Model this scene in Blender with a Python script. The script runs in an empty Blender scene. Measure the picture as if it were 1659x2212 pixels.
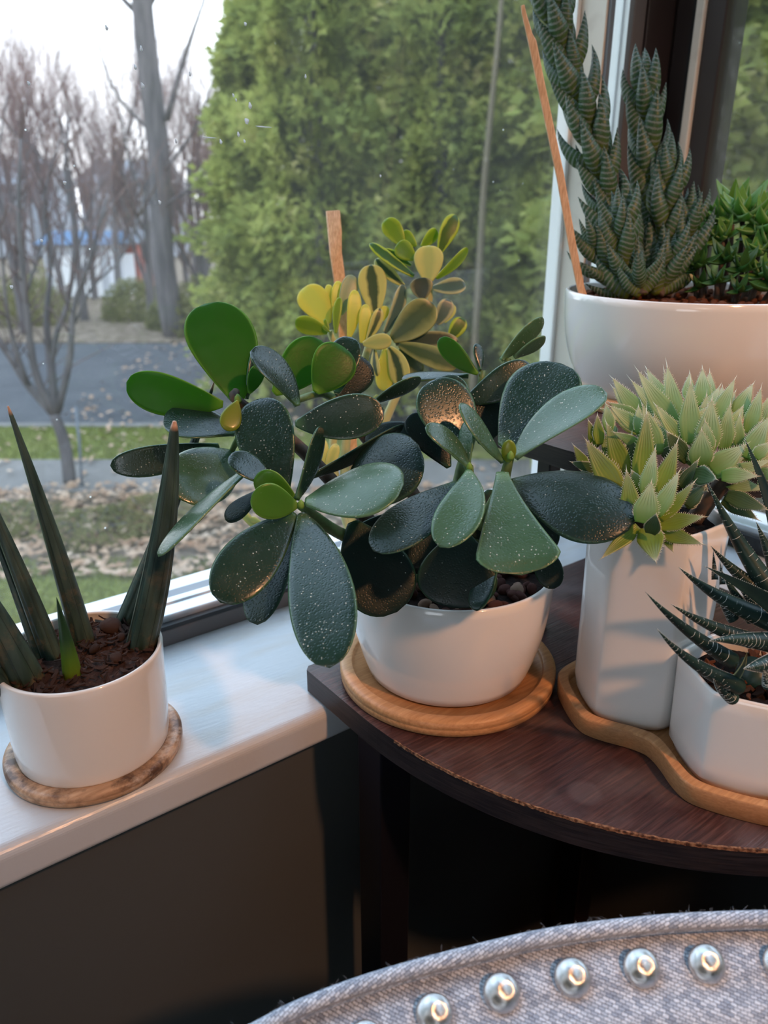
import bpy, bmesh, math, random
import numpy as np
from mathutils import Vector, Matrix, Euler

# ------------------------------------------------------------ camera
W, H, F = 1659, 2212, 1660.0
TH, AZ, ZC = math.radians(21.5), math.radians(53), 1.13
FW = np.array([math.cos(TH)*math.cos(AZ), math.cos(TH)*math.sin(AZ), -math.sin(TH)])
RT = np.array([math.sin(AZ), -math.cos(AZ), 0.0])
UP = np.cross(RT, FW)
CAM = np.array([0, 0, ZC])
scene = bpy.context.scene
cam = bpy.data.cameras.new('camera'); camo = bpy.data.objects.new('camera', cam)
scene.collection.objects.link(camo); scene.camera = camo
camo.matrix_world = Matrix(((RT[0], UP[0], -FW[0], 0), (RT[1], UP[1], -FW[1], 0), (RT[2], UP[2], -FW[2], ZC), (0, 0, 0, 1)))
cam.sensor_fit = 'VERTICAL'; cam.sensor_height = 34.6; cam.lens = F/H*34.6
cam.clip_start = .01; cam.clip_end = 400
cam.dof.use_dof = True; cam.dof.focus_distance = .49; cam.dof.aperture_fstop = 8.0

# ------------------------------------------------------------ sky and exposure
scene.view_settings.view_transform = 'Standard'; scene.view_settings.look = 'None'
scene.view_settings.exposure = 0.25; scene.view_settings.gamma = 1.0
scene.view_settings.use_curve_mapping = False
world = bpy.data.worlds.new('overcast_sky'); scene.world = world; world.use_nodes = True
wn, wl = world.node_tree.nodes, world.node_tree.links
bg = wn['Background']
tc = wn.new('ShaderNodeTexCoord'); sx = wn.new('ShaderNodeSeparateXYZ'); cr = wn.new('ShaderNodeValToRGB')
wl.new(tc.outputs['Generated'], sx.inputs[0]); wl.new(sx.outputs['Z'], cr.inputs[0]); wl.new(cr.outputs[0], bg.inputs[0])
cr.color_ramp.elements[0].position = 0.0; cr.color_ramp.elements[0].color = (.95, .97, 1.0, 1)
cr.color_ramp.elements[1].position = .75; cr.color_ramp.elements[1].color = (.55, .76, 1.0, 1)
bg.inputs[1].default_value = 3.3

# ------------------------------------------------------------ the room's warm lamp and an added fill light
def lamp(name, loc, power, col, size, label, target=None, shape='DISK'):
    l = bpy.data.lights.new(name, 'SPOT' if shape == 'SPOT' else 'AREA'); o = bpy.data.objects.new(name, l)
    scene.collection.objects.link(o); o.location = loc; l.energy = power; l.color = col
    if shape == 'SPOT': l.shadow_soft_size = size; l.spot_size = math.radians(41); l.spot_blend = 1.0
    else: l.shape = shape; l.size = size
    o.rotation_euler = (Vector(target)-Vector(loc)).to_track_quat('-Z', 'Y').to_euler()
    return o
lamp('warm_lamp', (.30, -1.10, 2.28), 88, (1.0, .47, .22), .05, '', target=(.46, .32, .85), shape='SPOT')
lamp('ceiling_lamp', (-1.6, -1.8, 2.5), 3, (1.0, .90, .80), .7, '', target=(0.1, .3, .8))  # added soft area fill for the room, no fixture hangs there

# ------------------------------------------------------------ helpers
def ray(u, v): return FW*F + RT*(u-W/2) - UP*(v-H/2)
def D(u, v, d): return CAM + ray(u, v)/F*d
def onz(u, v, z): r = ray(u, v); return CAM + r*(z-ZC)/r[2]
def ony(u, v, y): r = ray(u, v); return CAM + r*(y/r[1])
def nv(a): a = np.asarray(a, float); return a/(np.linalg.norm(a)+1e-12)
def link(o): scene.collection.objects.link(o); return o
def tag(o, label=None, cat=None, group=None, kind=None):
    if label: o['label'] = label
    if cat: o['category'] = cat
    if group: o['group'] = group
    if kind: o['kind'] = kind
    return o
def empty(name, loc, label, cat, group=None):
    o = link(bpy.data.objects.new(name, None)); o.location = [float(c) for c in loc]; o.empty_display_size = .02
    return tag(o, label, cat, group)
def world_loc(o):
    p = np.array(o.location, float)
    return p + (world_loc(o.parent) if o.parent else 0)
def mesh(name, V, Fc, mats, parent=None, smooth=True, uv=None, midx=None, loc=None):
    """V given in world coordinates; the object's origin sits at loc (or the mean)"""
    V = np.asarray(V, float)
    if loc is None: loc = V.mean(0)
    loc = np.asarray(loc, float)
    me = bpy.data.meshes.new(name)
    me.from_pydata((V-loc).tolist(), [], [list(map(int, f)) for f in Fc])
    for m in (mats if isinstance(mats, (list, tuple)) else [mats]): me.materials.append(m)
    if smooth: me.polygons.foreach_set('use_smooth', [True]*len(me.polygons))
    if midx is not None: me.polygons.foreach_set('material_index', list(map(int, midx)))
    if uv is not None:
        l = me.uv_layers.new(name='UVMap'); vi = np.zeros(len(me.loops), int); me.loops.foreach_get('vertex_index', vi)
        l.data.foreach_set('uv', np.asarray(uv, float)[vi].ravel())
    me.update()
    o = link(bpy.data.objects.new(name, me))
    if parent is not None:
        o.parent = parent; o.location = loc - world_loc(parent)
    else: o.location = loc
    return o
def bevel(o, w, seg=3, ang=30):
    m = o.modifiers.new('bevel', 'BEVEL'); m.width = w; m.segments = seg; m.limit_method = 'ANGLE'; m.angle_limit = math.radians(ang)
    return o
def box_vf(x0, x1, y0, y1, z0, z1):
    V = [(x, y, z) for x in (x0, x1) for y in (y0, y1) for z in (z0, z1)]
    return V, [(0, 1, 3, 2), (4, 6, 7, 5), (0, 4, 5, 1), (2, 3, 7, 6), (0, 2, 6, 4), (1, 5, 7, 3)]
def box(name, b, m, parent=None, bev=0, kind=None):
    V, Fc = box_vf(*b); o = mesh(name, V, Fc, m, parent, smooth=False)
    if bev: bevel(o, bev)
    if kind: o['kind'] = kind
    return o
def loft(rings, close_start=False, close_end=False):
    n = len(rings[0]); V = np.concatenate(rings); Fc = []
    for i in range(len(rings)-1):
        for j in range(n):
            a, b = i*n+j, i*n+(j+1) % n
            Fc.append((a, b, b+n, a+n))
    if close_start: Fc.append(tuple(range(n-1, -1, -1)))
    if close_end: Fc.append(tuple((len(rings)-1)*n+j for j in range(n)))
    return V, Fc
def circle(c, r, z, n=96):
    a = np.arange(n)*2*math.pi/n
    return np.c_[c[0]+r*np.cos(a), c[1]+r*np.sin(a), np.full(n, z)]
def lathe(name, c, prof, m, parent=None, n=96, loc=None):
    V, Fc = loft([circle(c, r, z, n) for r, z in prof], True, True)
    return mesh(name, V, Fc, m, parent, loc=loc)
def tube_vf(P, R, n=8, caps=True):
    P = np.asarray(P, float); R = np.broadcast_to(R, (len(P),)); rings = []
    T = np.gradient(P, axis=0); ref = np.array([.31, .17, .93]); s = None
    for p, t, r in zip(P, T, R):
        t = nv(t)
        s = nv(np.cross(t, ref)) if s is None else nv(s-t*np.dot(s, t))
        b = np.cross(t, s); a = np.arange(n)*2*math.pi/n
        rings.append(p+r*(np.cos(a)[:, None]*s+np.sin(a)[:, None]*b))
    return loft(rings, caps, caps)
class Acc:
    def __init__(s): s.V = []; s.F = []; s.n = 0; s.uv = []; s.mi = []
    def add(s, V, Fc, uv=None, mi=0):
        V = np.asarray(V, float); s.V.append(V); s.F += [tuple(i+s.n for i in f) for f in Fc]; s.n += len(V)
        s.uv.append(np.zeros((len(V), 2)) if uv is None else uv); s.mi += [mi]*len(Fc)
    def build(s, name, mats, parent=None, smooth=True, loc=None):
        return mesh(name, np.concatenate(s.V), s.F, mats, parent, smooth, np.concatenate(s.uv), s.mi, loc)
def bez(P, n):
    t = np.linspace(0, 1, n)[:, None]; P = [np.asarray(p, float) for p in P]
    if len(P) == 3: return (1-t)**2*P[0]+2*t*(1-t)*P[1]+t*t*P[2]
    return (1-t)**3*P[0]+3*t*(1-t)**2*P[1]+3*t*t*(1-t)*P[2]+t**3*P[3]
def crv(P, n):   # smooth curve through the points
    P = np.asarray(P, float); k = len(P); out = []
    Q = np.vstack([2*P[0]-P[1], P, 2*P[-1]-P[-2]])
    for i in range(n):
        x = i/(n-1)*(k-1); j = min(int(x), k-2); f = x-j
        a, b, c, d = Q[j:j+4]
        out.append(.5*((2*b)+(-a+c)*f+(2*a-5*b+4*c-d)*f*f+(-a+3*b-3*c+d)*f**3))
    return np.array(out)

# ------------------------------------------------------------ node material kit
class M:
    def __init__(s, name, base=(.5, .5, .5), rough=.5, spec=.5, metal=0, coat=0, sss=0):
        s.m = bpy.data.materials.new(name); s.m.use_nodes = True
        s.nt = s.m.node_tree; s.n = s.nt.nodes; s.p = s.n['Principled BSDF']; s.out = s.n['Material Output']
        s.set('Base Color', (*base, 1)); s.set('Roughness', rough); s.set('Specular IOR Level', spec); s.set('Metallic', metal)
        s.set('Coat Weight', coat)
    def set(s, k, v): s.p.inputs[k].default_value = v
    def L(s, a, b): s.nt.links.new(a, b)
    def node(s, t, **kw):
        x = s.n.new('ShaderNode'+t)
        for k, v in kw.items(): setattr(x, k, v)
        return x
    def coord(s, kind='Object', scale=(1, 1, 1), rot=(0, 0, 0)):
        t = s.node('TexCoord'); m = s.node('Mapping'); m.inputs['Scale'].default_value = scale; m.inputs['Rotation'].default_value = rot
        s.L(t.outputs[kind], m.inputs[0]); return m.outputs[0]
    def noise(s, co, scale, detail=3, rough=.5, out='Fac'):
        x = s.node('TexNoise'); x.inputs['Scale'].default_value = scale; x.inputs['Detail'].default_value = detail; x.inputs['Roughness'].default_value = rough
        s.L(co, x.inputs['Vector']); return x.outputs[out]
    def vor(s, co, scale, out='Distance', feature='F1'):
        x = s.node('TexVoronoi', feature=feature); x.inputs['Scale'].default_value = scale; s.L(co, x.inputs['Vector']); return x.outputs[out]
    def ramp(s, f, stops, interp='LINEAR'):
        x = s.node('ValToRGB'); e = x.color_ramp.elements; x.color_ramp.interpolation = interp
        while len(e) < len(stops): e.new(.5)
        for i, (p, c) in enumerate(stops):
            e[i].position = p; e[i].color = (*c, 1) if hasattr(c, '__len__') else (c, c, c, 1)
        s.L(f, x.inputs[0]); return x.outputs[0]
    def math(s, op, a, b=None, clamp=False):
        x = s.node('Math', operation=op); x.use_clamp = clamp
        for i, k in enumerate((a, b)):
            if k is None: continue
            if isinstance(k, (int, float)): x.inputs[i].default_value = k
            else: s.L(k, x.inputs[i])
        return x.outputs[0]
    def mix(s, f, a, b, mode='MIX'):
        x = s.node('Mix', data_type='RGBA', blend_type=mode)
        for i, k in ((0, f), (6, a), (7, b)):
            if isinstance(k, (int, float)): x.inputs[i].default_value = k
            elif isinstance(k, tuple): x.inputs[i].default_value = (*k, 1)
            else: s.L(k, x.inputs[i])
        return x.outputs[2]
    def base(s, c): s.L(c, s.p.inputs['Base Color'])
    def bump(s, h, strength=.3, dist=.001):
        x = s.node('Bump'); x.inputs['Strength'].default_value = strength; x.inputs['Distance'].default_value = dist
        s.L(h, x.inputs['Height']); s.L(x.outputs[0], s.p.inputs['Normal']); s.bn = x.outputs[0]
    def translucent(s, fac, col):
        t = s.node('BsdfTranslucent'); mx = s.node('MixShader')
        if isinstance(col, tuple): t.inputs[0].default_value = (*col, 1)
        else: s.L(col, t.inputs[0])
        mx.inputs[0].default_value = fac
        s.L(s.p.outputs[0], mx.inputs[1]); s.L(t.outputs[0], mx.inputs[2]); s.L(mx.outputs[0], s.out.inputs[0])
    def rough(s, r): s.L(r, s.p.inputs['Roughness'])
    def uv(s):
        t = s.node('TexCoord'); x = s.node('SeparateXYZ'); s.L(t.outputs['UV'], x.inputs[0]); return x.outputs[0], x.outputs[1]
    def orand(s):
        return s.node('ObjectInfo').outputs['Random']
MAT = {}
# glazed ceramic
def ceramic(name, col):
    m = M(name, col, .12, .5, coat=.4); m.set('Coat Roughness', .04)
    c = m.coord(); f = m.noise(c, 30, 3); m.bump(f, .06, .002)
    sp = m.vor(c, 75); s1 = m.ramp(sp, [(0, 1.0), (.035, 1.0), (.05, 0.0)]); g = m.ramp(m.noise(c, 18, 1), [(.66, 0.0), (.7, 1.0)])
    m.base(m.mix(m.math('MULTIPLY', s1, g), col, (.30, .22, .15)))
    return m.m
MAT['ceramic'] = ceramic('white_glazed_ceramic', (.80, .79, .77))
# painted sill
m = M('painted_sill', (.75, .75, .73), .28); c = m.coord()
b = m.noise(m.coord(scale=(12, 60, 12)), 6, 3)
d1 = m.ramp(m.noise(m.coord(scale=(2, 9, 2)), 5, 4), [(.50, 0.0), (.72, .55)])
m.base(m.mix(d1, (.50, .53, .56), (.46, .42, .37))); m.bump(b, .25, .0012); MAT['sill'] = m.m
m = M('white_vinyl', (.86, .88, .90), .3); MAT['vinyl'] = m.m
m = M('cream_paint', (.80, .76, .69), .4); c = m.coord(); m.bump(m.noise(c, 60, 2), .1, .001)
m.base(m.mix(m.ramp(m.noise(c, 40, 2), [(.6, 0.0), (.75, .3)]), (.80, .76, .69), (.52, .46, .40))); MAT['cream'] = m.m
m = M('white_paint', (.92, .93, .94), .35); MAT['white'] = m.m
m = M('grey_gasket', (.16, .18, .21), .4); MAT['gasket'] = m.m
m = M('black_rubber', (.015, .016, .018), .5); MAT['rubber'] = m.m
m = M('brushed_aluminium', (.62, .66, .70), .3, metal=.6); MAT['alu'] = m.m
m = M('dark_brown_frame', (.032, .021, .020), .35); MAT['brownframe'] = m.m
m = M('taupe_track', (.12, .10, .095), .45); MAT['track'] = m.m
# walls
def wallmat(name, col):
    m = M(name, col, .75, .3); c = m.coord('Object'); m.bump(m.noise(c, 90, 4), .25, .0015)
    m.base(m.mix(m.noise(c, 2, 3), col, tuple(x*.85 for x in col))); return m.m
MAT['wall'] = wallmat('grey_green_wall_paint', (.070, .078, .078))
MAT['ceil'] = wallmat('ceiling_paint', (.7, .69, .67))
m = M('oak_floor', (.09, .05, .03), .4); f = m.noise(m.coord(scale=(1, 14, 1)), 5, 4); m.base(m.ramp(f, [(.3, (.05, .028, .018)), (.7, (.13, .075, .045))])); MAT['floor'] = m.m
# shelf veneer
m = M('dark_walnut_veneer', (.06, .02, .02), .33)
g1 = m.noise(m.coord(scale=(5, 95, 95)), 5.5, 5, .6); g2 = m.noise(m.coord(scale=(3, 30, 30)), 3, 3)
g3 = m.noise(m.coord(scale=(9, 190, 190)), 4, 2)
c1 = m.ramp(g1, [(.32, (.016, .0075, .009)), (.52, (.058, .024, .023)), (.72, (.125, .058, .050))])
rc_ = m.node('VectorMath', operation='DISTANCE'); m.L(m.coord(), rc_.inputs[0]); q_ = onz(1263, 1712, .80); rc_.inputs[1].default_value = (q_[0], q_[1], 0)
ring = m.math('ADD', m.ramp(rc_.outputs['Value'], [(.0, .10), (.0098, .10), (.0104, .35), (.0110, .0)]), m.math('MULTIPLY', m.ramp(m.noise(m.coord(), 26, 4), [(.48, 0.0), (.75, 1.0)]), .16))
m.base(m.mix(ring, m.mix(m.ramp(g2, [(.4, 0.0), (.7, .55)]), c1, (.05, .019, .021)), (.42, .38, .40)))
r = m.ramp(m.noise(m.coord(), 9, 3), [(.35, .26), (.7, .42)]); m.rough(r); m.bump(m.math('ADD', g1, g3), .35, .0006); MAT['shelf'] = m.m
m = M('dark_edge_band', (.012, .01, .014), .45); f = m.noise(m.coord(scale=(9, 9, 160)), 5, 4)
m.base(m.ramp(f, [(.35, (.008, .008, .012)), (.7, (.035, .028, .030))])); m.bump(f, .3, .0005); MAT['edge'] = m.m
m = M('worn_chipboard', (.20, .09, .045), .7); f = m.noise(m.coord(), 420, 4); m.base(m.ramp(f, [(.35, (.05, .02, .012)), (.5, (.22, .10, .05)), (.68, (.42, .24, .13))])); m.bump(f, .8, .001); MAT['worn'] = m.m
m = M('black_leg_paint', (.006, .006, .012), .4); MAT['leg'] = m.m
# bamboo
def bamboo(name, c0, c1, sc, stain=0):
    m = M(name, c1, .42, .4); f = m.noise(m.coord(scale=sc), 5, 4, .6)
    b = m.ramp(f, [(.3, c0), (.7, c1)])
    if stain:
        s = m.ramp(m.noise(m.coord(), 45, 5, .65), [(.46, 0.0), (.62, 1.0)]); b = m.mix(s, b, (.10, .055, .035))
        s = m.ramp(m.noise(m.coord(scale=(1, 1, 2)), 32, 5, .7), [(.55, 0.0), (.68, .7)]); b = m.mix(s, b, (.62, .54, .46))
    m.base(b); m.bump(f, .15, .0005); return m.m
MAT['bamboo'] = bamboo('bamboo', (.42, .205, .085), (.62, .34, .16), (8, 90, 90))
MAT['bamboo_end'] = bamboo('bamboo_end_grain', (.36, .17, .07), (.50, .26, .12), (60, 60, 160))
MAT['bamboo_old'] = bamboo('weathered_bamboo', (.36, .21, .12), (.58, .38, .24), (8, 60, 60), 1)
m = M('chopstick_wood', (.66, .42, .24), .5); f = m.noise(m.coord(scale=(120, 120, 10)), 6, 3); m.base(m.ramp(f, [(.3, (.50, .28, .14)), (.7, (.74, .47, .28))])); MAT['stick'] = m.m
# soils
def soil(name, a, b, c_, sc=260):
    m = M(name, b, .9, .15); f = m.noise(m.coord(), sc, 4, .6); f2 = m.orand()
    col = m.ramp(f, [(.3, a), (.55, b), (.75, c_)]); m.base(m.mix(m.math('MULTIPLY', f2, .5), col, a)); m.bump(f, .7, .0012); return m.m
MAT['bark'] = soil('bark_mulch', (.024, .014, .012), (.085, .048, .038), (.26, .17, .135))
MAT['mix'] = soil('gritty_red_soil', (.05, .018, .010), (.22, .075, .035), (.5, .27, .16))
MAT['pebble'] = soil('reddish_pebble', (.035, .015, .014), (.14, .062, .055), (.30, .18, .15), 120)
MAT['pale_pebble'] = soil('pale_pebble', (.25, .16, .12), (.42, .30, .23), (.6, .48, .4), 120)
MAT['darksoil'] = soil('dark_soil', (.006, .004, .004), (.018, .010, .008), (.05, .028, .02))
# jade leaves
def jade(name, dark, light, edge, dots=.5, tr=.08, trc=(.25, .5, .03), rough=.30, pit=.6, spec=.5, coat=.22):
    m = M(name, dark, rough, .55); c = m.coord(); u, v = m.uv()
    r1 = m.orand()
    n1 = m.noise(c, 22, 3); col = m.mix(m.ramp(n1, [(.35, 0.0), (.7, 1.0)]), dark, light)
    col = m.mix(m.math('MULTIPLY', r1, .35), col, light)
    av = m.math('ABSOLUTE', v); ed = m.ramp(av, [(.90, 0.0), (.99, 1.0)])
    te = m.ramp(u, [(.02, 1.0), (.14, 0.0)]); ed = m.math('MAXIMUM', ed, te)
    col = m.mix(ed, col, edge)
    vd = m.vor(c, 400); vc = m.node('SeparateColor'); m.L(m.vor(c, 400, 'Color'), vc.inputs[0])
    dd = m.math('MULTIPLY', m.ramp(vd, [(.10, 1.0), (.19, 0.0)]), m.ramp(vc.outputs[0], [(1-dots-.02, 0.0), (1-dots+.02, 1.0)]))
    patch = m.ramp(m.noise(c, 60, 2), [(.38, .15), (.6, 1.0)]); dd = m.math('MULTIPLY', dd, patch)
    col = m.mix(dd, col, (.55, .62, .55)); m.base(col)
    pb = m.vor(c, 640); h = m.math('ADD', m.math('MULTIPLY', m.ramp(pb, [(.1, 0.0), (.5, 1.0)]), pit), m.math('MULTIPLY', m.noise(c, 300, 2), .35))
    m.bump(m.math('ADD', h, dd), .26, .0006)
    m.rough(m.ramp(m.noise(c, 60, 2), [(.3, rough-.06), (.7, rough+.10)])); m.set('Coat Weight', coat); m.set('Coat Roughness', .15); m.set('Specular IOR Level', spec)
    m.translucent(tr, trc); return m.m
MAT['J'] = jade('jade_leaf_mature', (.005, .021, .014), (.011, .038, .024), (.05, .13, .055), .45, .05)
MAT['Jd'] = jade('jade_leaf_dotted', (.006, .027, .020), (.014, .045, .032), (.07, .16, .08), .92, .05, pit=.9)
MAT['Jp'] = jade('jade_leaf_pitted', (.007, .024, .021), (.016, .040, .034), (.04, .10, .06), .15, .04, pit=1.5, rough=.33, coat=.0, spec=.4)
MAT['Jl'] = jade('jade_leaf_pale', (.030, .085, .042), (.065, .145, .080), (.12, .25, .12), .95, .10, (.3, .55, .08), .30)
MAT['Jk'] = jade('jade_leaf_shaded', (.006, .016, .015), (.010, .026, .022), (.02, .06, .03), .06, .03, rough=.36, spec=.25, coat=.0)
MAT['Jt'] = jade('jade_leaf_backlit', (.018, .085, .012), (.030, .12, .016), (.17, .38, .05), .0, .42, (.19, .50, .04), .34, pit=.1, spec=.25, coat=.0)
MAT['Jy'] = jade('jade_leaf_young', (.055, .16, .022), (.09, .22, .030), (.24, .42, .09), .0, .30, (.25, .60, .04), .33, pit=.1, spec=.3, coat=.0)
MAT['Jyy'] = jade('jade_leaf_yellowish', (.14, .20, .014), (.20, .26, .022), (.3, .42, .05), .0, .30, (.45, .60, .03), .35, pit=.1)
m = M('jade_stem', (.10, .17, .06), .5); f = m.noise(m.coord(), 90, 3); m.base(m.ramp(f, [(.35, (.05, .10, .03)), (.6, (.13, .22, .07)), (.75, (.16, .13, .08))])); MAT['stem'] = m.m
m = M('woody_stem', (.06, .04, .03), .7); f = m.noise(m.coord(), 90, 3); m.base(m.ramp(f, [(.35, (.03, .02, .015)), (.7, (.12, .08, .055))])); m.bump(f, .5, .001); MAT['woody'] = m.m
# variegated leaves: cream margin and green middle (or the reverse)
def varieg(name, edge, mid, w0, w1, tr=.3, trc=(.8, .75, .2)):
    m = M(name, edge, .35, .5); u, v = m.uv(); c = m.coord()
    av = m.math('ADD', m.math('ABSOLUTE', v), m.math('MULTIPLY', m.math('SUBTRACT', m.noise(m.coord(scale=(1, 1, 1)), 90, 2), .5), .55))
    f = m.ramp(av, [(w0, 0.0), (w1, 1.0)]); col = m.mix(f, mid, edge); m.base(col)
    m.bump(m.noise(c, 300, 2), .2, .0004); m.translucent(tr, m.mix(f, tuple(x*1.3 for x in mid), trc)); return m.m
MAT['Vy'] = varieg('variegated_yellow', (.68, .70, .15), (.62, .66, .15), .3, .7, .42, (.95, .85, .12))
MAT['Vc'] = varieg('variegated_cream', (.70, .71, .28), (.52, .58, .22), .2, .6, .36)
MAT['Vg'] = varieg('variegated_green_center', (.60, .61, .20), (.06, .11, .05), .25, .5, .26)
MAT['Vd'] = varieg('variegated_dark', (.30, .29, .13), (.035, .055, .035), .55, .9, .08, (.4, .42, .12))
MAT['Vo'] = varieg('variegated_olive', (.30, .34, .12), (.05, .10, .035), .3, .9, .14, (.4, .45, .12))
MAT['Vl'] = varieg('variegated_lime', (.42, .55, .06), (.20, .36, .03), .4, .95, .35, (.55, .75, .05))
MAT['Ve'] = varieg('variegated_lime_edge', (.45, .60, .06), (.05, .15, .02), .55, .72, .30, (.5, .75, .05))
MAT['Vp'] = varieg('variegated_pale_green', (.36, .44, .26), (.26, .36, .22), .3, .8, .25, (.5, .6, .3))
MAT['Vb'] = varieg('variegated_blue_grey', (.46, .50, .28), (.08, .15, .13), .5, .8, .14, (.5, .5, .2))
m = M('pale_stem', (.5, .52, .25), .5); MAT['pstem'] = m.m
# zebra haworthia: white ridges across the leaf
m = M('zebra_haworthia_leaf', (.02, .05, .03), .42, .4); u, v = m.uv(); c = m.coord()
w = m.math('SINE', m.math('ADD', m.math('MULTIPLY', u, 78.0), m.math('ADD', m.math('MULTIPLY', m.math('POWER', m.math('ABSOLUTE', v), 2.0), -3.0), m.math('MULTIPLY', m.noise(c, 90, 2), 5.0))))
st = m.math('MULTIPLY', m.ramp(w, [(.15, 0.0), (.75, 1.0)]), m.ramp(u, [(.03, 0.0), (.16, 1.0)]))
brk = m.ramp(m.noise(c, 420, 2), [(.36, .25), (.5, 1.0)]); st = m.math('MULTIPLY', st, brk)
bse = m.ramp(u, [(.0, (.16, .20, .02)), (.35, (.035, .095, .028)), (1, (.018, .055, .034))])
m.base(m.mix(m.math('MULTIPLY', st, .9), bse, (.42, .53, .46))); m.bump(st, 1.0, .0013); m.translucent(.05, (.2, .35, .05)); MAT['zebra'] = m.m
# spider haworthia: dark with white teeth and bands
m = M('banded_haworthia_leaf', (.008, .03, .025), .42, .4); u, v = m.uv(); c = m.coord()
w = m.math('SINE', m.math('ADD', m.math('MULTIPLY', u, 88.0), m.math('MULTIPLY', m.noise(c, 120, 2), 9.0)))
band = m.math('MULTIPLY', m.ramp(w, [(.80, 0.0), (.95, 1.0)]), m.ramp(m.noise(c, 330, 2), [(.46, 0.0), (.56, 1.0)]))
pts = m.ramp(m.vor(c, 700), [(.12, 1.0), (.24, 0.0)])
b2 = m.math('MULTIPLY', band, m.ramp(v, [(-.0, 1.0), (.02, 1.0)]))
nn = m.ramp(m.noise(c, 30, 2), [(.35, (.006, .022, .020)), (.7, (.020, .060, .046))])
m.base(nn); m.bump(m.noise(c, 260, 3), .3, .0005); MAT['banded'] = m.m
m = M('white_tubercle', (.75, .8, .76), .5); MAT['tooth'] = m.m
# window haworthia (green, striped windows near the tips)
def cooper(name, base, mid, tip, tr=.2):
    m = M(name, base, .38, .45); u, v = m.uv(); c = m.coord()
    body = m.ramp(u, [(.0, base), (.5, mid), (.86, tip), (1, (.62, .62, .50))])
    ln = m.math('SINE', m.math('ADD', m.math('MULTIPLY', v, 21.0), m.math('MULTIPLY', m.noise(c, 120, 2), 3.0)))
    lf = m.math('MULTIPLY', m.ramp(ln, [(.3, 0.0), (.8, 1.0)]), m.ramp(u, [(.38, 0.0), (.60, .85), (.95, .4)]))
    m.base(m.mix(m.math('MULTIPLY', lf, .8), body, tuple(x*.5 for x in base))); m.bump(ln, .12, .0004)
    m.translucent(tr, tuple(min(1, x*2.2) for x in mid)); return m.m
MAT['C1'] = cooper('window_haworthia_light', (.12, .27, .035), (.30, .43, .22), (.62, .70, .54), .28)
MAT['C2'] = cooper('window_haworthia_yellow_green', (.19, .25, .012), (.18, .29, .05), (.30, .40, .20), .2)
MAT['C3'] = cooper('window_haworthia_dark', (.05, .09, .02), (.06, .12, .05), (.12, .19, .10), .10)
m = M('bristle', (.65, .66, .52), .5); MAT['bristle'] = m.m
m = M('small_succulent_leaf', (.09, .24, .05), .30); u, v = m.uv(); m.base(m.mix(m.ramp(m.math('ABSOLUTE', v), [(.8, 0.0), (1, .8)]), m.ramp(u, [(0, (.07, .20, .02)), (1, (.19, .42, .10))]), (.35, .52, .26))); m.translucent(.25, (.2, .5, .06)); MAT['small'] = m.m
m = M('small_succulent_leaf_dark', (.05, .13, .03), .35); u, v = m.uv(); m.base(m.ramp(u, [(0, (.02, .07, .012)), (1, (.05, .15, .03))])); m.translucent(.15, (.12, .3, .04)); MAT['small_dark'] = m.m
# snake plant
m = M('spear_leaf', (.02, .05, .04), .42, .4); u, v = m.uv(); c = m.coord()
dry = m.math('MULTIPLY', m.ramp(m.noise(c, 55, 5, .7), [(.5, 0.0), (.66, 1.0)]), m.ramp(u, [(.0, 1.0), (.30, .55), (.55, .0)]))
gl = m.ramp(m.noise(m.coord(scale=(1, 1, .15)), 130, 3), [(.3, (.016, .036, .029)), (.7, (.060, .095, .075))])
gv = m.ramp(m.math('ABSOLUTE', m.math('SINE', m.math('MULTIPLY', v, 12.0))), [(0, .0), (.12, 1.0)])
tipc = m.ramp(u, [(.965, 0.0), (.985, 1.0)])
m.base(m.mix(tipc, m.mix(gv, (.004, .008, .008), m.mix(m.math('MULTIPLY', dry, .9), gl, (.17, .125, .075))), (.45, .25, .16))); m.bump(m.noise(c, 300, 3), .3, .0006); MAT['spear'] = m.m
m = M('young_spear', (.10, .2, .03), .4); u, v = m.uv(); m.base(m.ramp(u, [(0, (.22, .33, .03)), (.3, (.11, .22, .02)), (.55, (.02, .07, .02)), (1, (.012, .04, .018))])); m.translucent(.1, (.3, .5, .05)); MAT['yspear'] = m.m
# tweed
m = M('grey_tweed', (.4, .42, .45), .9, .15); t = m.node('TexCoord'); mp = m.node('Mapping'); m.L(t.outputs['UV'], mp.inputs[0])
br = m.node('TexBrick'); br.offset = .5; br.inputs['Scale'].default_value = 1; mp.inputs['Scale'].default_value = (1, 1, 1)
br.inputs['Brick Width'].default_value = .0027; br.inputs['Row Height'].default_value = .0014; br.inputs['Mortar Size'].default_value = .00016
br.inputs['Mortar Smooth'].default_value = .8; br.inputs['Color1'].default_value = (.68, .76, .86, 1); br.inputs['Color2'].default_value = (.12, .17, .26, 1); br.inputs['Mortar'].default_value = (.05, .06, .09, 1); br.inputs['Bias'].default_value = -.25
ds = m.node('VectorMath', operation='ADD'); nz = m.noise(mp.outputs[0], 420, 2, out='Color'); sc = m.node('VectorMath', operation='SCALE'); m.L(nz, sc.inputs[0]); sc.inputs['Scale'].default_value = .0008
m.L(mp.outputs[0], ds.inputs[0]); m.L(sc.outputs[0], ds.inputs[1]); rot = m.node('Mapping'); rot.inputs['Rotation'].default_value = (0, 0, .35); m.L(ds.outputs[0], rot.inputs[0]); m.L(rot.outputs[0], br.inputs['Vector'])
fz = m.noise(mp.outputs[0], 900, 3); m.base(m.mix(m.ramp(fz, [(.3, .5), (.7, 0.0)]), br.outputs['Color'], (.33, .39, .48)))
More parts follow.
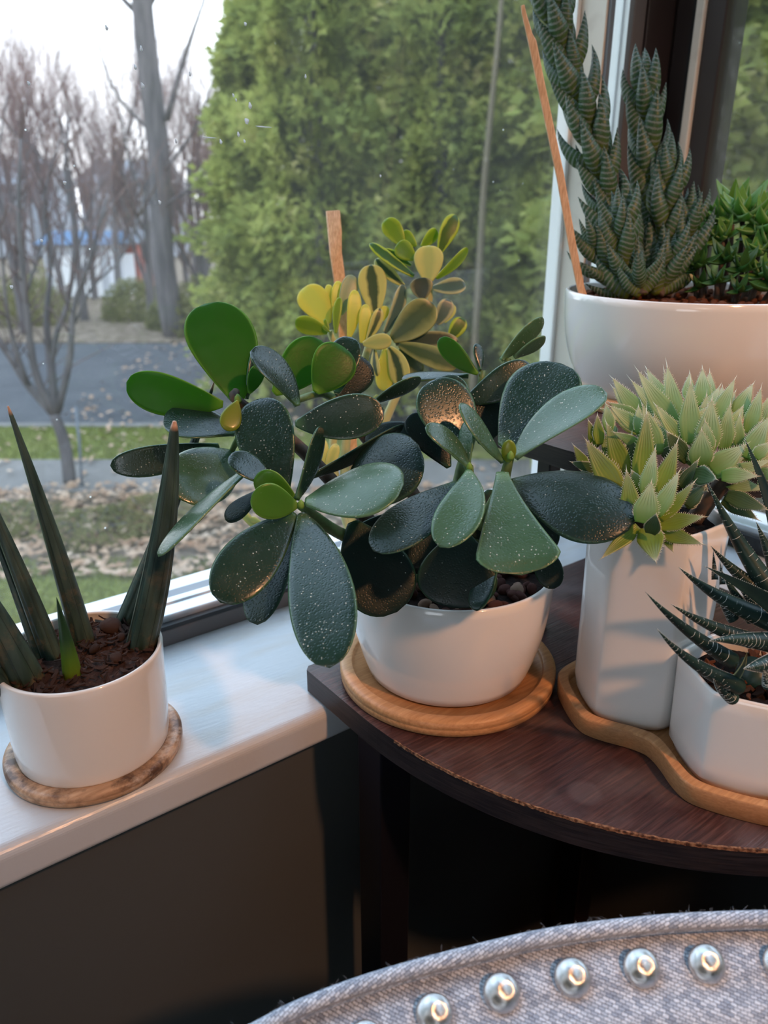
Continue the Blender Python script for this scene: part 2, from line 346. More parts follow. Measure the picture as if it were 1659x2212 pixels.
hh = m.math('SUBTRACT', 1.0, br.outputs['Fac']); m.bump(m.math('ADD', hh, m.math('MULTIPLY', fz, .6)), .9, .0007); MAT['tweed'] = m.m
m = M('nickel_nail', (.80, .78, .76), .14, metal=1); m.bump(m.noise(m.coord(), 260, 3), .25, .0006); MAT['nail'] = m.m
m = M('window_glass'); tr = m.node('BsdfTransparent'); gl = m.node('BsdfGlossy'); gl.inputs['Roughness'].default_value = 0.0
fr = m.node('Fresnel'); ge = m.node('NewGeometry'); m.L(m.math('ADD', 1.5, m.math('MULTIPLY', ge.outputs['Backfacing'], 1/1.5-1.5)), fr.inputs[0]); mx = m.node('MixShader'); m.L(fr.outputs[0], mx.inputs[0]); m.L(tr.outputs[0], mx.inputs[1]); m.L(gl.outputs[0], mx.inputs[2])
df = m.node('BsdfTranslucent'); df.inputs[0].default_value = (.92, .92, .88, 1); m2 = m.node('MixShader'); c = m.coord()
dust = m.ramp(m.noise(m.coord(scale=(3, 3, 1.2)), 5, 4), [(.3, .012), (.7, .030)])
spk = m.ramp(m.vor(c, 42), [(.022, .8), (.045, 0.0)]); spk = m.math('MULTIPLY', spk, m.ramp(m.noise(c, 7, 2), [(.52, 0.0), (.62, 1.0)]))
m.L(m.math('MAXIMUM', dust, spk), m2.inputs[0]); m.L(mx.outputs[0], m2.inputs[1]); m.L(df.outputs[0], m2.inputs[2]); m.L(m2.outputs[0], m.out.inputs[0]); MAT['glass'] = m.m
m = M('dried_drip', (.8, .85, .9), .4); m.translucent(.6, (.9, .95, 1)); MAT['drip'] = m.m
# outdoors
def ground(name, a, b, c_, sc, d=4):
    m = M(name, a, .9, .1); f = m.noise(m.coord(), sc, d, .65); m.base(m.ramp(f, [(.3, a), (.5, b), (.7, c_)])); return m.m
MAT['lawn'] = ground('lawn_grass', (.10, .115, .022), (.155, .165, .034), (.23, .21, .07), 3)
MAT['blade'] = ground('grass_blade', (.13, .15, .025), (.21, .235, .045), (.30, .29, .10), 2)
MAT['asphalt'] = ground('asphalt', (.060, .060, .066), (.075, .075, .082), (.092, .091, .096), 1.5)
MAT['concrete'] = ground('concrete_path', (.15, .135, .125), (.19, .17, .155), (.24, .21, .19), 2)
MAT['bed'] = ground('leaf_litter_bed', (.09, .07, .04), (.17, .125, .09), (.27, .20, .15), 6)
def leafm(name, stops, tr, trc):
    m = M(name, stops[0], .7, .2); c = m.coord(); f = m.noise(c, 1.7, 5, .75)
    m.base(m.ramp(f, [(.28, stops[0]), (.45, stops[1]), (.58, stops[2]), (.72, stops[3])])); m.translucent(tr, trc); return m.m
MAT['ever'] = leafm('evergreen_fronds', [(.045, .062, .018), (.15, .18, .045), (.33, .33, .09), (.72, .62, .30)], .38, (.55, .60, .16))
MAT['shrub'] = leafm('shrub_leaves', [(.05, .055, .02), (.11, .10, .035), (.17, .15, .06), (.24, .2, .11)], .3, (.4, .4, .15))
m = M('litter_leaf', (.4, .2, .1), .8); m.base(m.ramp(m.noise(m.coord(), 5, 3), [(.3, (.24, .12, .06)), (.5, (.38, .23, .14)), (.7, (.55, .40, .29))])); MAT['litter'] = m.m
m = M('grey_bark', (.12, .10, .10), .9); m.base(m.ramp(m.noise(m.coord(scale=(8, 8, 1)), 2, 4), [(.3, (.075, .065, .068)), (.7, (.17, .145, .145))])); MAT['barkt'] = m.m
m = M('twig_bark', (.16, .11, .12), .9); m.base(m.ramp(m.noise(m.coord(), 1.2, 2), [(.3, (.09, .055, .058)), (.7, (.24, .14, .115))])); MAT['twig'] = m.m
m = M('pale_bark', (.16, .13, .085), .9); MAT['palebark'] = m.m
m = M('shed_white', (.5, .52, .56), .6); MAT['shed'] = m.m
m = M('shed_blue', (.06, .13, .24), .6); MAT['blue'] = m.m
m = M('house_siding', (.30, .31, .34), .7); MAT['siding'] = m.m
m = M('brick_red', (.28, .08, .06), .8); MAT['brick'] = m.m
m = M('brown_wicker', (.13, .075, .05), .6); MAT['wicker'] = m.m

# ============================================================ the room
rng = np.random.RandomState(7)
SILL, SH = .78, .80
GY, GX = .60, .803          # glass planes of the left and the right window
def structure(o): o['kind'] = 'structure'; return o
structure(box('floor', (-3, 1.0, -3.2, .8, -.06, 0), MAT['floor']))
structure(box('ceiling', (-3.1, 1.0, -3.3, .8, 2.6, 2.7), MAT['ceil']))
# left wall below, above and beside its window
wl_ = structure(box('wall_left', (-3, .83, .432, .64, 0, .749), MAT['wall']))
box('wall_panel', (-3, .83, .432, .64, 2.25, 2.6), MAT['wall'], wl_)
box('wall_panel', (-3, -1.5, .432, .64, .749, 2.25), MAT['wall'], wl_)
wr_ = structure(box('wall_right', (.632, .84, -3.2, .43, 0, .749), MAT['wall']))
box('wall_panel', (.632, .84, -3.2, .43, 2.25, 2.6), MAT['wall'], wr_)
box('wall_panel', (.632, .84, -3.2, -1.3, .749, 2.25), MAT['wall'], wr_)
structure(box('wall_back', (-3, .64, -3.3, -3.2, 0, 2.6), MAT['ceil']))
ws = structure(box('wall_side', (-3.1, -3, -3.2, -2.7, 0, 2.6), MAT['ceil']))  # unseen wall; the gap between its panels is added to let in fill daylight
box('wall_panel', (-3.1, -3, .1, .64, 0, 2.6), MAT['ceil'], ws)
box('wall_panel', (-3.1, -3, -2.7, .1, 0, .9), MAT['ceil'], ws)
box('wall_panel', (-3.1, -3, -2.7, .1, 2.1, 2.6), MAT['ceil'], ws)
box('wall_panel', (-3.1, -3, -1.2, .1, .9, 2.1), MAT['ceil'], ws)
# painted window sills with a rounded nose
def sill_profile(along, a0, a1, f, bk, mat, name):
    # along 'x': profile runs in (y,z), nose at y=f; along 'y': nose at x=f
    prof = []
    for k in range(9):
        a = math.pi/2 + k/8*math.pi/2
        prof.append((f+.008+.008*math.cos(a)*1.0, SILL-.0085+.008*math.sin(a)))
    prof = [(bk, SILL-.0005)]+[(p, z) for p, z in prof]
    for k in range(7):
        a = math.pi+k/6*math.pi/2; prof.append((f+.006+.006*math.cos(a), .750+.006+.006*math.sin(a)))
    prof.append((bk, .750))
    n = 2 if along == 'y' else 2
    R = []
    for a in (a0, a1): R.append(np.array([(a, p, z) if along == 'x' else (p, a, z) for p, z in prof]))
    V, Fc = loft(R, True, True)
    o = mesh(name, V, Fc, mat, smooth=False); bevel(o, .0015, 2, 20); return structure(o)
sill_profile('x', -2.2, .83, .412, .578, MAT['sill'], 'trim_1')
sill_profile('y', -1.3, .4115, .612, .782, MAT['sill'], 'trim_2')
# left window: gasket strip, aluminium step, glass, outer sill, frame members
w1 = structure(mesh('window_1', *box_vf(-1.49, .795, .598, .602, .800, 2.24), MAT['glass'], smooth=False))
w1.data.name = 'pane'
box('gasket_strip', (-1.5, .795, .5705, .5765, .7795, .7945), MAT['track'], w1, .001)
box('rubber_seal', (-1.5, .795, .5708, .578, .7947, .7985), MAT['rubber'], w1)
box('sash_rail', (-1.5, .795, .5782, .597, .7795, .8045), MAT['alu'], w1, .0015)
box('sash_lip', (-1.5, .795, .5975, .606, .7795, .806), MAT['vinyl'], w1)
box('outer_rail', (-1.5, .86, .606, .632, .7795, .800), MAT['gasket'], w1, .002)
box('outer_sill', (-1.6, .86, .632, .672, .772, .790), MAT['vinyl'], w1, .003)
box('side_jamb', (-1.5, -1.44, .57, .64, .806, 2.25), MAT['white'], w1)
box('top_rail', (-1.44, .66, .585, .61, 2.19, 2.25), MAT['white'], w1)
# corner: cream jamb, grey seal, white sash stile, dark corner post
def az_x(u, y): return y/math.tan(AZ-math.atan((u-829.5)/1784.0))
structure(box('trim_3', (.698, .7055, .5672, .612, .7796, 2.25), MAT['cream'], None, .0008))
structure(box('trim_4', (.6925, .6978, .5985, .615, .7796, 2.25), MAT['white'], None, .0008))
structure(box('trim_5', (.7005, .7065, .5635, .567, .7796, 2.25), MAT['gasket']))
structure(box('trim_6', (.800, .83, .612, .66, .7, 2.25), MAT['white'], None, .001))
structure(box('trim_7', (.797, .7995, .6255, .6285, .7, 2.25), MAT['vinyl']))
structure(box('trim_8', (.7355, .7545, .5625, .570, .7796, 2.25), MAT['track'], None, .0015))
structure(box('trim_9', (.755, .83, .560, .570, .7796, 2.25), MAT['brownframe'], None, .0015))
structure(box('trim_10', (.800, .83, .536, .5598, .7796, 2.25), MAT['brownframe'], None, .002))
# right window
w2 = structure(mesh('window_2', *box_vf(.801, .805, -1.29, .515, .800, 2.24), MAT['glass'], smooth=False))
box('stile_seal', (.7935, .83, .530, .5358, .7796, 2.25), MAT['rubber'], w2)
box('light_stile', (.788, .83, .5195, .5298, .7796, 2.25), MAT['cream'], w2, .002)
box('dark_stile', (.792, .83, .4975, .5193, .7796, 2.25), MAT['brownframe'], w2, .002)
box('rubber_seal', (.782, .788, -1.3, .497, .7795, .7985), MAT['rubber'], w2)
box('sash_rail', (.7882, .81, -1.3, .497, .7795, .806), MAT['alu'], w2, .0015)
box('outer_sill', (.812, .87, -1.3, .60, .772, .795), MAT['vinyl'], w2, .003)
box('side_jamb', (.78, .84, -1.3, -1.24, .806, 2.25), MAT['white'], w2)
# dried drips on the inside of the left pane
a = Acc()
for k, (u, v, r) in enumerate([(533, 262, 5), (540, 228, 4), (504, 206, 2.5), (510, 216, 2), (305, 105, 3), (292, 145, 3), (308, 185, 3.5), (530, 52, 3), (568, 274, 6), (450, 297, 5), (477, 306, 3), (515, 290, 3), (345, 437, 3), (140, 395, 3), (62, 180, 2.5), (380, 305, 2.5), (822, 380, 2.5), (528, 305, 2.5), (660, 165, 2.5), (25, 620, 3), (230, 60, 3), (410, 160, 2.5), (90, 520, 2.5)]):
    c = ony(u, v, .5975); rr = r*.00036; n = 12; an = rng.rand()*3; sx_ = rr*(3.2 if u in (568, 450) else 1.0); sz_ = rr*(.25 if u in (568, 450) else 1.5)
    for s0 in (0.0,):
        ring = [c+np.array([sx_*math.cos(t)*(1+.25*math.sin(3*t+an)), 0, sz_*math.sin(t)*(1+.25*math.cos(2*t+an))]) for t in np.linspace(0, 2*math.pi, n, endpoint=False)]
        ri2 = [c+(p-c)*.6-np.array([0, .00022, 0]) for p in ring]
        V, Fc = loft([np.array(ring), np.array(ri2)], True, True); a.add(V, Fc)
o = a.build('dried_drips', MAT['drip'], w1)

# ============================================================ the outdoors
GZ = -.87
fh = np.array([math.cos(AZ), math.sin(AZ), 0])
def gp(lat, g, z=GZ): return fh*g+RT*lat+np.array([0, 0, z])
def strip(name, l0, l1, g0, g1, ztop, zbot, m):
    V = [gp(l, g, z) for l in (l0, l1) for g in (g0, g1) for z in (ztop, zbot)]
    return structure(mesh(name, V, [(0, 1, 3, 2), (4, 6, 7, 5), (0, 4, 5, 1), (2, 3, 7, 6), (0, 2, 6, 4), (1, 5, 7, 3)], m, smooth=False))
strip('ground', -90, 90, -30, 140, GZ-.06, GZ-.3, MAT['bed'])
strip('near_lawn', -40, 12, -6, 4.15, GZ, GZ-.1, MAT['lawn'])
strip('leaf_bed', -40, 20, 4.15, 5.5, GZ-.005, GZ-.1, MAT['bed'])
strip('footpath', -40, 25, 5.5, 6.3, GZ+.003, GZ-.1, MAT['concrete'])
strip('verge', -40, 25, 6.3, 7.35, GZ, GZ-.1, MAT['lawn'])
strip('kerb', -40, 25, 7.35, 7.48, GZ+.012, GZ-.1, MAT['concrete'])
strip('street', -40, 40, 7.48, 12.6, GZ-.02, GZ-.1, MAT['asphalt'])
strip('far_verge', -60, 60, 12.6, 30, GZ, GZ-.1, MAT['bed'])
# grass blades on the near lawn and on the verge
def blades(name, n, l0, l1, g0, g1, h, m, label):
    a = Acc(); L = rng.uniform(l0, l1, n); G_ = rng.uniform(g0, g1, n); A = rng.uniform(0, 6.3, n); Hh = rng.uniform(.5, 1, n)*h
    P = fh[None]*G_[:, None]+RT[None]*L[:, None]; P[:, 2] = GZ
    dx = np.c_[np.cos(A), np.sin(A), A*0]*.006; lean = np.c_[np.cos(A*3), np.sin(A*3), A*0]*(Hh*.5)[:, None]
    V = np.stack([P-dx, P+dx, P+lean+np.c_[A*0, A*0, Hh]], 1).reshape(-1, 3)
    return tag(mesh(name, V, np.arange(3*n).reshape(-1, 3), m), label, 'grass', kind='stuff')
blades('grass', 26000, -3.2, .5, 2.4, 4.3, .035, MAT['blade'], 'short green lawn grass just outside the left window')
blades('grass', 12000, -4, .6, 6.3, 7.35, .04, MAT['blade'], 'strip of green grass between the footpath and the street')
# fallen leaves
n = 4200; L = rng.uniform(-3.5, 1.0, n); G_ = np.where(rng.rand(n) < .72, rng.uniform(4.0, 5.6, n), rng.uniform(5.6, 14.5, n)); A = rng.uniform(0, 6.3, n)
P = fh[None]*G_[:, None]+RT[None]*L[:, None]; P[:, 2] = GZ+.02+rng.rand(n)*.02
d1 = np.c_[np.cos(A), np.sin(A), rng.uniform(-.3, .3, n)]*rng.uniform(.02, .05, n)[:, None]; d2 = np.c_[-np.sin(A), np.cos(A), rng.uniform(-.5, .5, n)]*.022
V = np.stack([P-d1, P-d2, P+d1, P+d2+np.array([0, 0, .012])], 1).reshape(-1, 3)
tag(mesh('fallen_leaves', V, np.arange(4*n).reshape(-1, 4), MAT['litter']), 'brown and tan fallen leaves scattered over the bed and street', 'leaf litter', kind='stuff')
# low scruffy ground plants in the leaf bed
def shrubblob(name, c, rx, rz, n, m, label, cat, size=.05, group=None):
    root = empty(name, (c[0], c[1], GZ), label, cat, group)
    U = rng.normal(size=(n, 3)); U /= np.linalg.norm(U, axis=1)[:, None]; U[:, 2] = np.abs(U[:, 2]); R_ = rng.uniform(.55, 1, n)**.5
    P = np.array([c[0], c[1], GZ])+U*R_[:, None]*np.array([rx, rx, rz])
    q1 = rng.normal(size=(n, 3)); q1 /= np.linalg.norm(q1, axis=1)[:, None]; q2 = np.cross(q1, U); s = rng.uniform(.5, 1, n)[:, None]*size
    V = np.stack([P-q1*s, P-q2*s*.4, P+q1*s, P+q2*s*.4], 1).reshape(-1, 3)
    o = mesh('foliage', V, np.arange(4*n).reshape(-1, 4), m, root, loc=(c[0], c[1], GZ)); o['kind'] = 'stuff'
    a = Acc()
    for k in range(7):
        an = k*.9; e = np.array([c[0]+rx*.6*math.cos(an), c[1]+rx*.6*math.sin(an), GZ+rz*.7]); a.add(*tube_vf([np.array([c[0], c[1], GZ-.03]), (np.array([c[0], c[1], GZ])+e)/2+[0, 0, rz*.1], e], [.012, .008, .004], 5))
    a.build('stems', MAT['barkt'], root)
    return root
lab = ['low tangled plant in the leaf bed behind the tall left spear', 'low tangled plant in the leaf bed left of the jade plant', 'low plant in the leaf bed at the left edge']
for k, (u, v) in enumerate([(210, 1150), (330, 1120), (40, 1135)]):
    shrubblob('ground_plant', onz(u, v, GZ), .38, .13, 900, MAT['shrub'], lab[k], 'plant', .035)
# evergreens: one foliage mesh shared by all
def frond_mesh(name, hgt, rad, n, m, seed, L=.11):
    r = np.random.RandomState(seed)
    t = r.rand(n)**.85; z = .15+t*(hgt-.15); R_ = rad*(1-t**2.2*.75)*(.82+.18*np.sin(z*7+r.rand(n)*2))
    A = r.uniform(0, 2*math.pi, n); lump = 1+.16*np.sin(A*5+z*2.2)+.12*np.sin(A*9-z*4)
    rr = R_*lump*np.sqrt(r.uniform(.35, 1, n)); P = np.c_[rr*np.cos(A), rr*np.sin(A), z]
    out = np.c_[np.cos(A), np.sin(A), r.uniform(-.5, .5, n)]; out += r.normal(size=(n, 3))*.45; out /= np.linalg.norm(out, axis=1)[:, None]
    s = np.cross(out, r.normal(size=(n, 3))); s /= np.linalg.norm(s, axis=1)[:, None]
    l = r.uniform(.5, 1.1, n)[:, None]*L; w = l*.24
    V = np.stack([P, P+out*l*.35+s*w, P+out*l, P+out*l*.5-s*w, P+out*l*.55+s*w*2.2, P+out*l*.6-s*w*2.2], 1).reshape(-1, 3)
    b = np.arange(n)[:, None]*6; Fc = np.concatenate([b+np.array([0, 1, 2]), b+np.array([0, 2, 3]), b+np.array([0, 4, 1]), b+np.array([0, 3, 5])], 0)
    o = mesh(name, V, Fc, m, None, smooth=False, loc=(0, 0, 0)); me = o.data; bpy.data.objects.remove(o); return me
ev = [frond_mesh('evergreen_foliage', 6.2, 1.0, 21000, MAT['ever'], s, .15) for s in (1, 2)]
tvf = tube_vf([(0, 0, -.1), (.03, 0, 1.5), (-.02, .03, 3.6), (0, 0, 6.0)], [.10, .085, .05, .01], 8)
ot = mesh('trunk', *tvf, MAT['barkt'], None, loc=(0, 0, 0)); trunk_me = ot.data; bpy.data.objects.remove(ot)
eg = [(560, 8.8, .62), (690, 8.2, .95), (820, 8.9, 1.0), (950, 8.0, .98), (1090, 8.5, 1.04), (1230, 7.7, 1.0), (1400, 8.0, 1.02), (1580, 7.2, 1.0), (1760, 7.0, 1.05), (1960, 6.6, 1.0), (640, 10.6, .9), (1010, 11.5, .6), (1300, 10, 1.05), (2250, 6.2, 1.0), (2700, 5.8, 1.0)]
el = ['leftmost slender evergreen tree, behind the jade leaves at the left', 'evergreen tree behind the wooden stick, second from the left', 'evergreen tree behind the variegated plant, third from the left', 'evergreen tree right above the variegated plant top',
      'evergreen tree behind the thin pale trunk', 'evergreen tree just left of the white window jamb', 'evergreen tree hidden mostly behind the corner post', 'evergreen tree seen through the right window by the corner post',
      'evergreen tree seen through the right window at the photo edge', 'evergreen tree outside the right window, beyond the photo edge', 'farther evergreen tree in the gap at the left of the hedge', 'farther evergreen tree in the middle of the hedge', 'farther evergreen tree behind the corner post', 'evergreen tree outside the right window, beyond the photo edge', 'evergreen tree outside the right window, beyond the photo edge']+['evergreen tree outside the right window, beyond the photo edge']*4
pol = [(34, 6.2), (26, 6.8), (18, 7.0), (10, 6.6), (2, 7.0), (-6, 6.6), (-14, 6.8), (-22, 6.5), (-30, 6.8), (-38, 6.5), (-46, 6.8), (-54, 6.5), (-62, 6.8), (-70, 6.6)]+[(100, 17), (108, 15), (116, 12), (125, 11), (134, 10), (143, 10), (152, 10), (161, 10), (170, 10)]; NB_ = 14  # unseen trees added to cut the bright sky mirrored in the panes
eg = eg[:13]+[(0, 0, 1.05)]*len(pol); el = el[:9]+['evergreen tree outside the right window, beyond the photo edge']+el[10:13]+['evergreen tree outside the right window, beyond the photo edge']*14+['evergreen tree outside the left window, beyond the left photo edge']*9
for k, (u, g, s) in enumerate(eg):
    s *= .93 if k < 13 else 1.0
    lat = (u-829.5)/1784*g; p = gp(lat, g)
    if k >= 13: a_, g_ = pol[k-13]; p = np.array([g_*math.cos(math.radians(a_)), g_*math.sin(math.radians(a_)), GZ])
    root = empty('evergreen_tree', p, el[k], 'tree', 'evergreens outside the windows')
    f = link(bpy.data.objects.new('foliage', ev[k % 2])); f.parent = root; f.rotation_euler = (0, 0, k*1.7); f.scale = (s, s, .93+.05*(k % 3)); f['kind'] = 'stuff'
    if k == 0: f.scale = (.75, .75, .62)
    t_ = link(bpy.data.objects.new('trunk', trunk_me)); t_.parent = root
# bare trees
def bare_tree(name, base, h, r0, seed, levels, label, m=None, lean=(0, 0), spread=.5, group=None, nb=4, fork=.3, twigs=0, wm=1.0):
    r = np.random.RandomState(seed); root = empty(name, base, label, 'tree', group); a = Acc(); tw = Acc()
    def grow(p, d, L, rad, lv):
        n = 5; P = [p]; dd = d.copy()
        for i in range(n):
            dd = nv(dd+r.normal(size=3)*.10*(1 if lv else .4)+np.array([0, 0, .06*lv])); P.append(P[-1]+dd*L/n)
        tgt = a if lv <= 1 else tw
        tgt.add(*tube_vf(P, np.linspace(rad, rad*.5, n+1), 7 if lv == 0 else (5 if lv == 1 else 3), False))
        if lv >= levels: return
        k = nb+(lv > 0)+(2 if lv >= 2 else 0)
        for i in range(k):
            f = (fork+(1-fork)*(i+.7*r.rand())/k); q = np.array(P); idx = f*n; j0 = min(int(idx), n-1); b = q[j0]+(q[j0+1]-q[j0])*(idx-j0)
            ax = nv(np.cross(dd, r.normal(size=3))); nd = nv(dd+ax*(spread*(.7+.7*r.rand()))+np.array([0, 0, .15]))
            grow(b, nd, L*(.50+.25*r.rand())*wm, rad*(1-f*.5)*.52, lv+1)
    grow(np.asarray(base, float)-np.array([0, 0, .05]), nv(np.array([lean[0], lean[1], 1.0])), h, r0, 0)
    a.build('trunk', m or MAT['barkt'], root, loc=base)
    if tw.V: t = tw.build('twigs', MAT['twig'], root, loc=base); t['kind'] = 'stuff'
    return root
b0 = onz(152, 1042, GZ)
# the little tree at the left: low fork and upswept limbs
root = empty('bare_tree', b0, 'slim bare tree with a low fork and upswept limbs, nearest outside at left', 'tree')
dB = b0@fh if False else float(np.dot(b0, fh))
def tp(u, v, dg=0):   # a point over the tree's distance
    r_ = ray(u, v); k = (dB+dg)/float(np.dot(r_, fh)); return CAM+r_*k
limbs = [([(152, 1045), (140, 960), (118, 895)], .052, .040, 0), ([(118, 895), (60, 830), (15, 760), (-40, 690)], .036, .018, .15), ([(118, 895), (75, 800), (55, 640), (40, 480), (45, 300)], .034, .010, -.2),
         ([(120, 895), (110, 800), (100, 690), (110, 560), (90, 420)], .034, .010, .25), ([(124, 890), (150, 780), (160, 660), (195, 560), (230, 430)], .030, .008, -.1), ([(124, 888), (112, 760), (150, 640), (160, 500), (140, 380), (150, 250)], .026, .007, .4),
         ([(160, 700), (200, 620), (260, 560), (300, 470)], .012, .005, .1), ([(60, 830), (20, 700), (5, 560), (-10, 420)], .018, .006, -.3), ([(55, 640), (90, 520), (100, 400), (130, 300)], .012, .005, .2)]
a = Acc()
for pts, r0_, r1_, dg in limbs:
    P = crv([tp(u, v, dg*i/len(pts)) for i, (u, v) in enumerate(pts)], 12); a.add(*tube_vf(P, np.linspace(r0_, r1_, 12), 7))
a.build('trunk', MAT['barkt'], root, loc=b0)
tw = Acc(); rr_ = np.random.RandomState(5)
for pts, r0_, r1_, dg in limbs[1:]:
    P = crv([tp(u, v, dg*i/len(pts)) for i, (u, v) in enumerate(pts)], 12)
    for k in range(12):
        b = P[2+int(rr_.rand()*9.9)]; d = nv([rr_.normal()*.6, rr_.normal()*.6, 1]); L_ = rr_.uniform(.25, .7)
        Q = [b, b+d*L_*.5, b+nv(d+rr_.normal(size=3)*.25)*L_]; tw.add(*tube_vf(Q, [.006, .004, .002], 4))
o = tw.build('twigs', MAT['twig'], root, loc=b0); o['kind'] = 'stuff'
# tall trunk behind, leaning a little, crossing the sky
b1 = gp((352-829.5)/1784*13.2, 13.2); root = empty('tall_tree', b1, 'tall straight tree trunk across the street rising out of the photo', 'tree')
def tg(u, v, g): r_ = ray(u, v); k = g/float(np.dot(r_, fh)); return CAM+r_*k
P = crv([b1-np.array([0, 0, .1]), tg(352, 560, 13.2), tg(345, 350, 13.2), tg(318, 120, 13.1), tg(303, -60, 13.0), tg(296, -300, 13.0), tg(300, -600, 13)], 20)
mesh('trunk', *tube_vf(P, np.linspace(.20, .12, 20), 12), MAT['barkt'], root, loc=b1)
a = Acc()
for (u0, v0, u1, v1, u2, v2, r_) in [(360, 260, 400, 120, 448, -20, .05), (330, 60, 250, -20, 190, -120, .05), (312, 30, 380, -100, 430, -220, .06), (345, 380, 420, 280, 470, 150, .03), (340, 300, 250, 200, 200, 60, .03), (348, 450, 420, 400, 500, 330, .03), (350, 470, 290, 380, 260, 250, .03)]:
    a.add(*tube_vf(crv([tg(u0, v0, 13.1), tg(u1, v1, 13), tg(u2, v2, 12.8)], 8), np.linspace(r_, r_*.35, 8), 6))
a.build('branch', MAT['barkt'], root, loc=b1)
# background thicket of bare trees
bt = [(-60, 15.5, 6.2), (40, 17, 5.0), (150, 15.2, 4.4), (235, 17.5, 5.2), (300, 14.6, 4.2), (420, 15.0, 4.6), (470, 17, 4.4), (500, 13.4, 3.4), (90, 22, 6.6), (390, 22, 5.4), (200, 26, 7.5), (-150, 16, 6.0), (560, 19, 6), (10, 13.5, 4.2), (270, 21, 5.8), (440, 13.6, 3.6), (60, 27, 8), (130, 30, 8.5), (250, 28, 7.5), (340, 26, 7), (410, 28, 8), (-30, 25, 8), (180, 19, 5.5), (330, 18, 5.0), (110, 18, 5.4)]
btl = ['bare tree at the far left edge of the thicket', 'bare tree in the thicket above the white shed', 'bare bushy tree just right of the slim near tree', 'bare tree in the thicket between shed and tall trunk', 'low bare tree at the foot of the tall trunk', 'bare tree right of the tall trunk', 'bare tree by the left edge of the evergreens', 'short bare tree nearest the evergreens',
       'distant bare tree over the shed roof', 'distant bare tree behind the tall trunk', 'farthest bare tree against the pale sky', 'bare tree beyond the left photo edge', 'bare tree behind the leftmost evergreen', 'bare tree at the left across the street', 'distant bare tree left of the tall trunk', 'short bare tree right beside the tall trunk']+['bare tree in the hazy farthest row across the street']*6+['bare tree over the right end of the shed', 'bare tree close behind the tall trunk', 'bare tree over the middle of the shed']
for k, (u, g, h) in enumerate(bt):
    bare_tree('bare_tree', gp((u-829.5)/1784*g, g), h*.62, .085, 20+k, 4, btl[k], spread=.6, group='bare trees across the street', nb=4, fork=.15)
# low hedge and shrubs across the street
sl = ['brown bushy shrub across the street by the white shed', 'yellowish shrub across the street beside the tall trunk', 'green shrub at the left end of the evergreens', 'olive shrub across the street under the tall trunk', 'brown shrub at the left edge across the street', 'low shrub behind the shed corner']
for k, (u, g, rx, rz) in enumerate([(270, 15.5, .7, .8), (430, 13.6, .8, 1.0), (520, 10.5, .6, .9), (350, 14.2, .5, .6), (20, 15, .9, .9), (150, 20.5, 1.2, 1.2)]):
    shrubblob('shrub', gp((u-829.5)/1784*g, g), rx, rz, 1600, MAT['shrub'], sl[k], 'shrub', .09)
# white shed with a blue roof, and two houses far behind
def house(name, u0, u1, g, h, dep, mw, mr, label, pitch=.5):
    l0, l1 = (u0-829.5)/1784*g, (u1-829.5)/1784*g; root = empty(name, gp((l0+l1)/2, g), label, 'building')
    V = [gp(l, q, z) for l in (l0, l1) for q in (g, g+dep) for z in (GZ, GZ+h)]
    mesh('walls', V, [(0, 1, 3, 2), (4, 6, 7, 5), (0, 4, 5, 1), (2, 3, 7, 6), (0, 2, 6, 4), (1, 5, 7, 3)], mw, root, False)
    z = GZ+h; V = [gp(l0-.15, g-.15, z), gp(l1+.15, g-.15, z), gp(l1+.15, g+dep+.15, z), gp(l0-.15, g+dep+.15, z), gp(l0-.15, g+dep/2, z+pitch), gp(l1+.15, g+dep/2, z+pitch)]
    mesh('roof', V, [(0, 1, 5, 4), (2, 3, 4, 5), (0, 4, 3), (1, 2, 5), (0, 3, 2, 1)], mr, root, False)
    wv = l1-l0
    if name == 'house':
        for f in (.2, .6):
            V = [gp(l0+wv*(f+a_), g-.03+b_, GZ+h*.45+c_) for a_ in (0, .14) for b_ in (0, .06) for c_ in (0, h*.3)]
            mesh('window', V, [(0, 1, 3, 2), (4, 6, 7, 5), (0, 4, 5, 1), (2, 3, 7, 6), (0, 2, 6, 4), (1, 5, 7, 3)], MAT['gasket'], root, False)
    else:
        V = [gp(l0+wv*a_, g-.03+b_, GZ+c_) for a_ in (.12, .88) for b_ in (0, .06) for c_ in (.02, h*.8)]
        mesh('door', V, [(0, 1, 3, 2), (4, 6, 7, 5), (0, 4, 5, 1), (2, 3, 7, 6), (0, 2, 6, 4), (1, 5, 7, 3)], MAT['white'], root, False)
    return root
house('shed', 78, 218, 19.4, 1.22, 2.0, MAT['shed'], MAT['blue'], 'small white shed with a blue roof across the street at left', .28)
house('house', 175, 330, 34, 3.0, 6, MAT['siding'], MAT['gasket'], 'pale blue grey house far behind the bare trees', 1.0)
house('house', -220, 60, 36, 3.0, 6, MAT['siding'], MAT['gasket'], 'grey house far off at the left edge behind trees', 1.2)
bx = gp((240-829.5)/1784*19, 19); house('brick_outbuilding', 222, 285, 20.5, 1.2, 1.5, MAT['brick'], MAT['gasket'], 'small red brick outbuilding right of the white shed', .3)
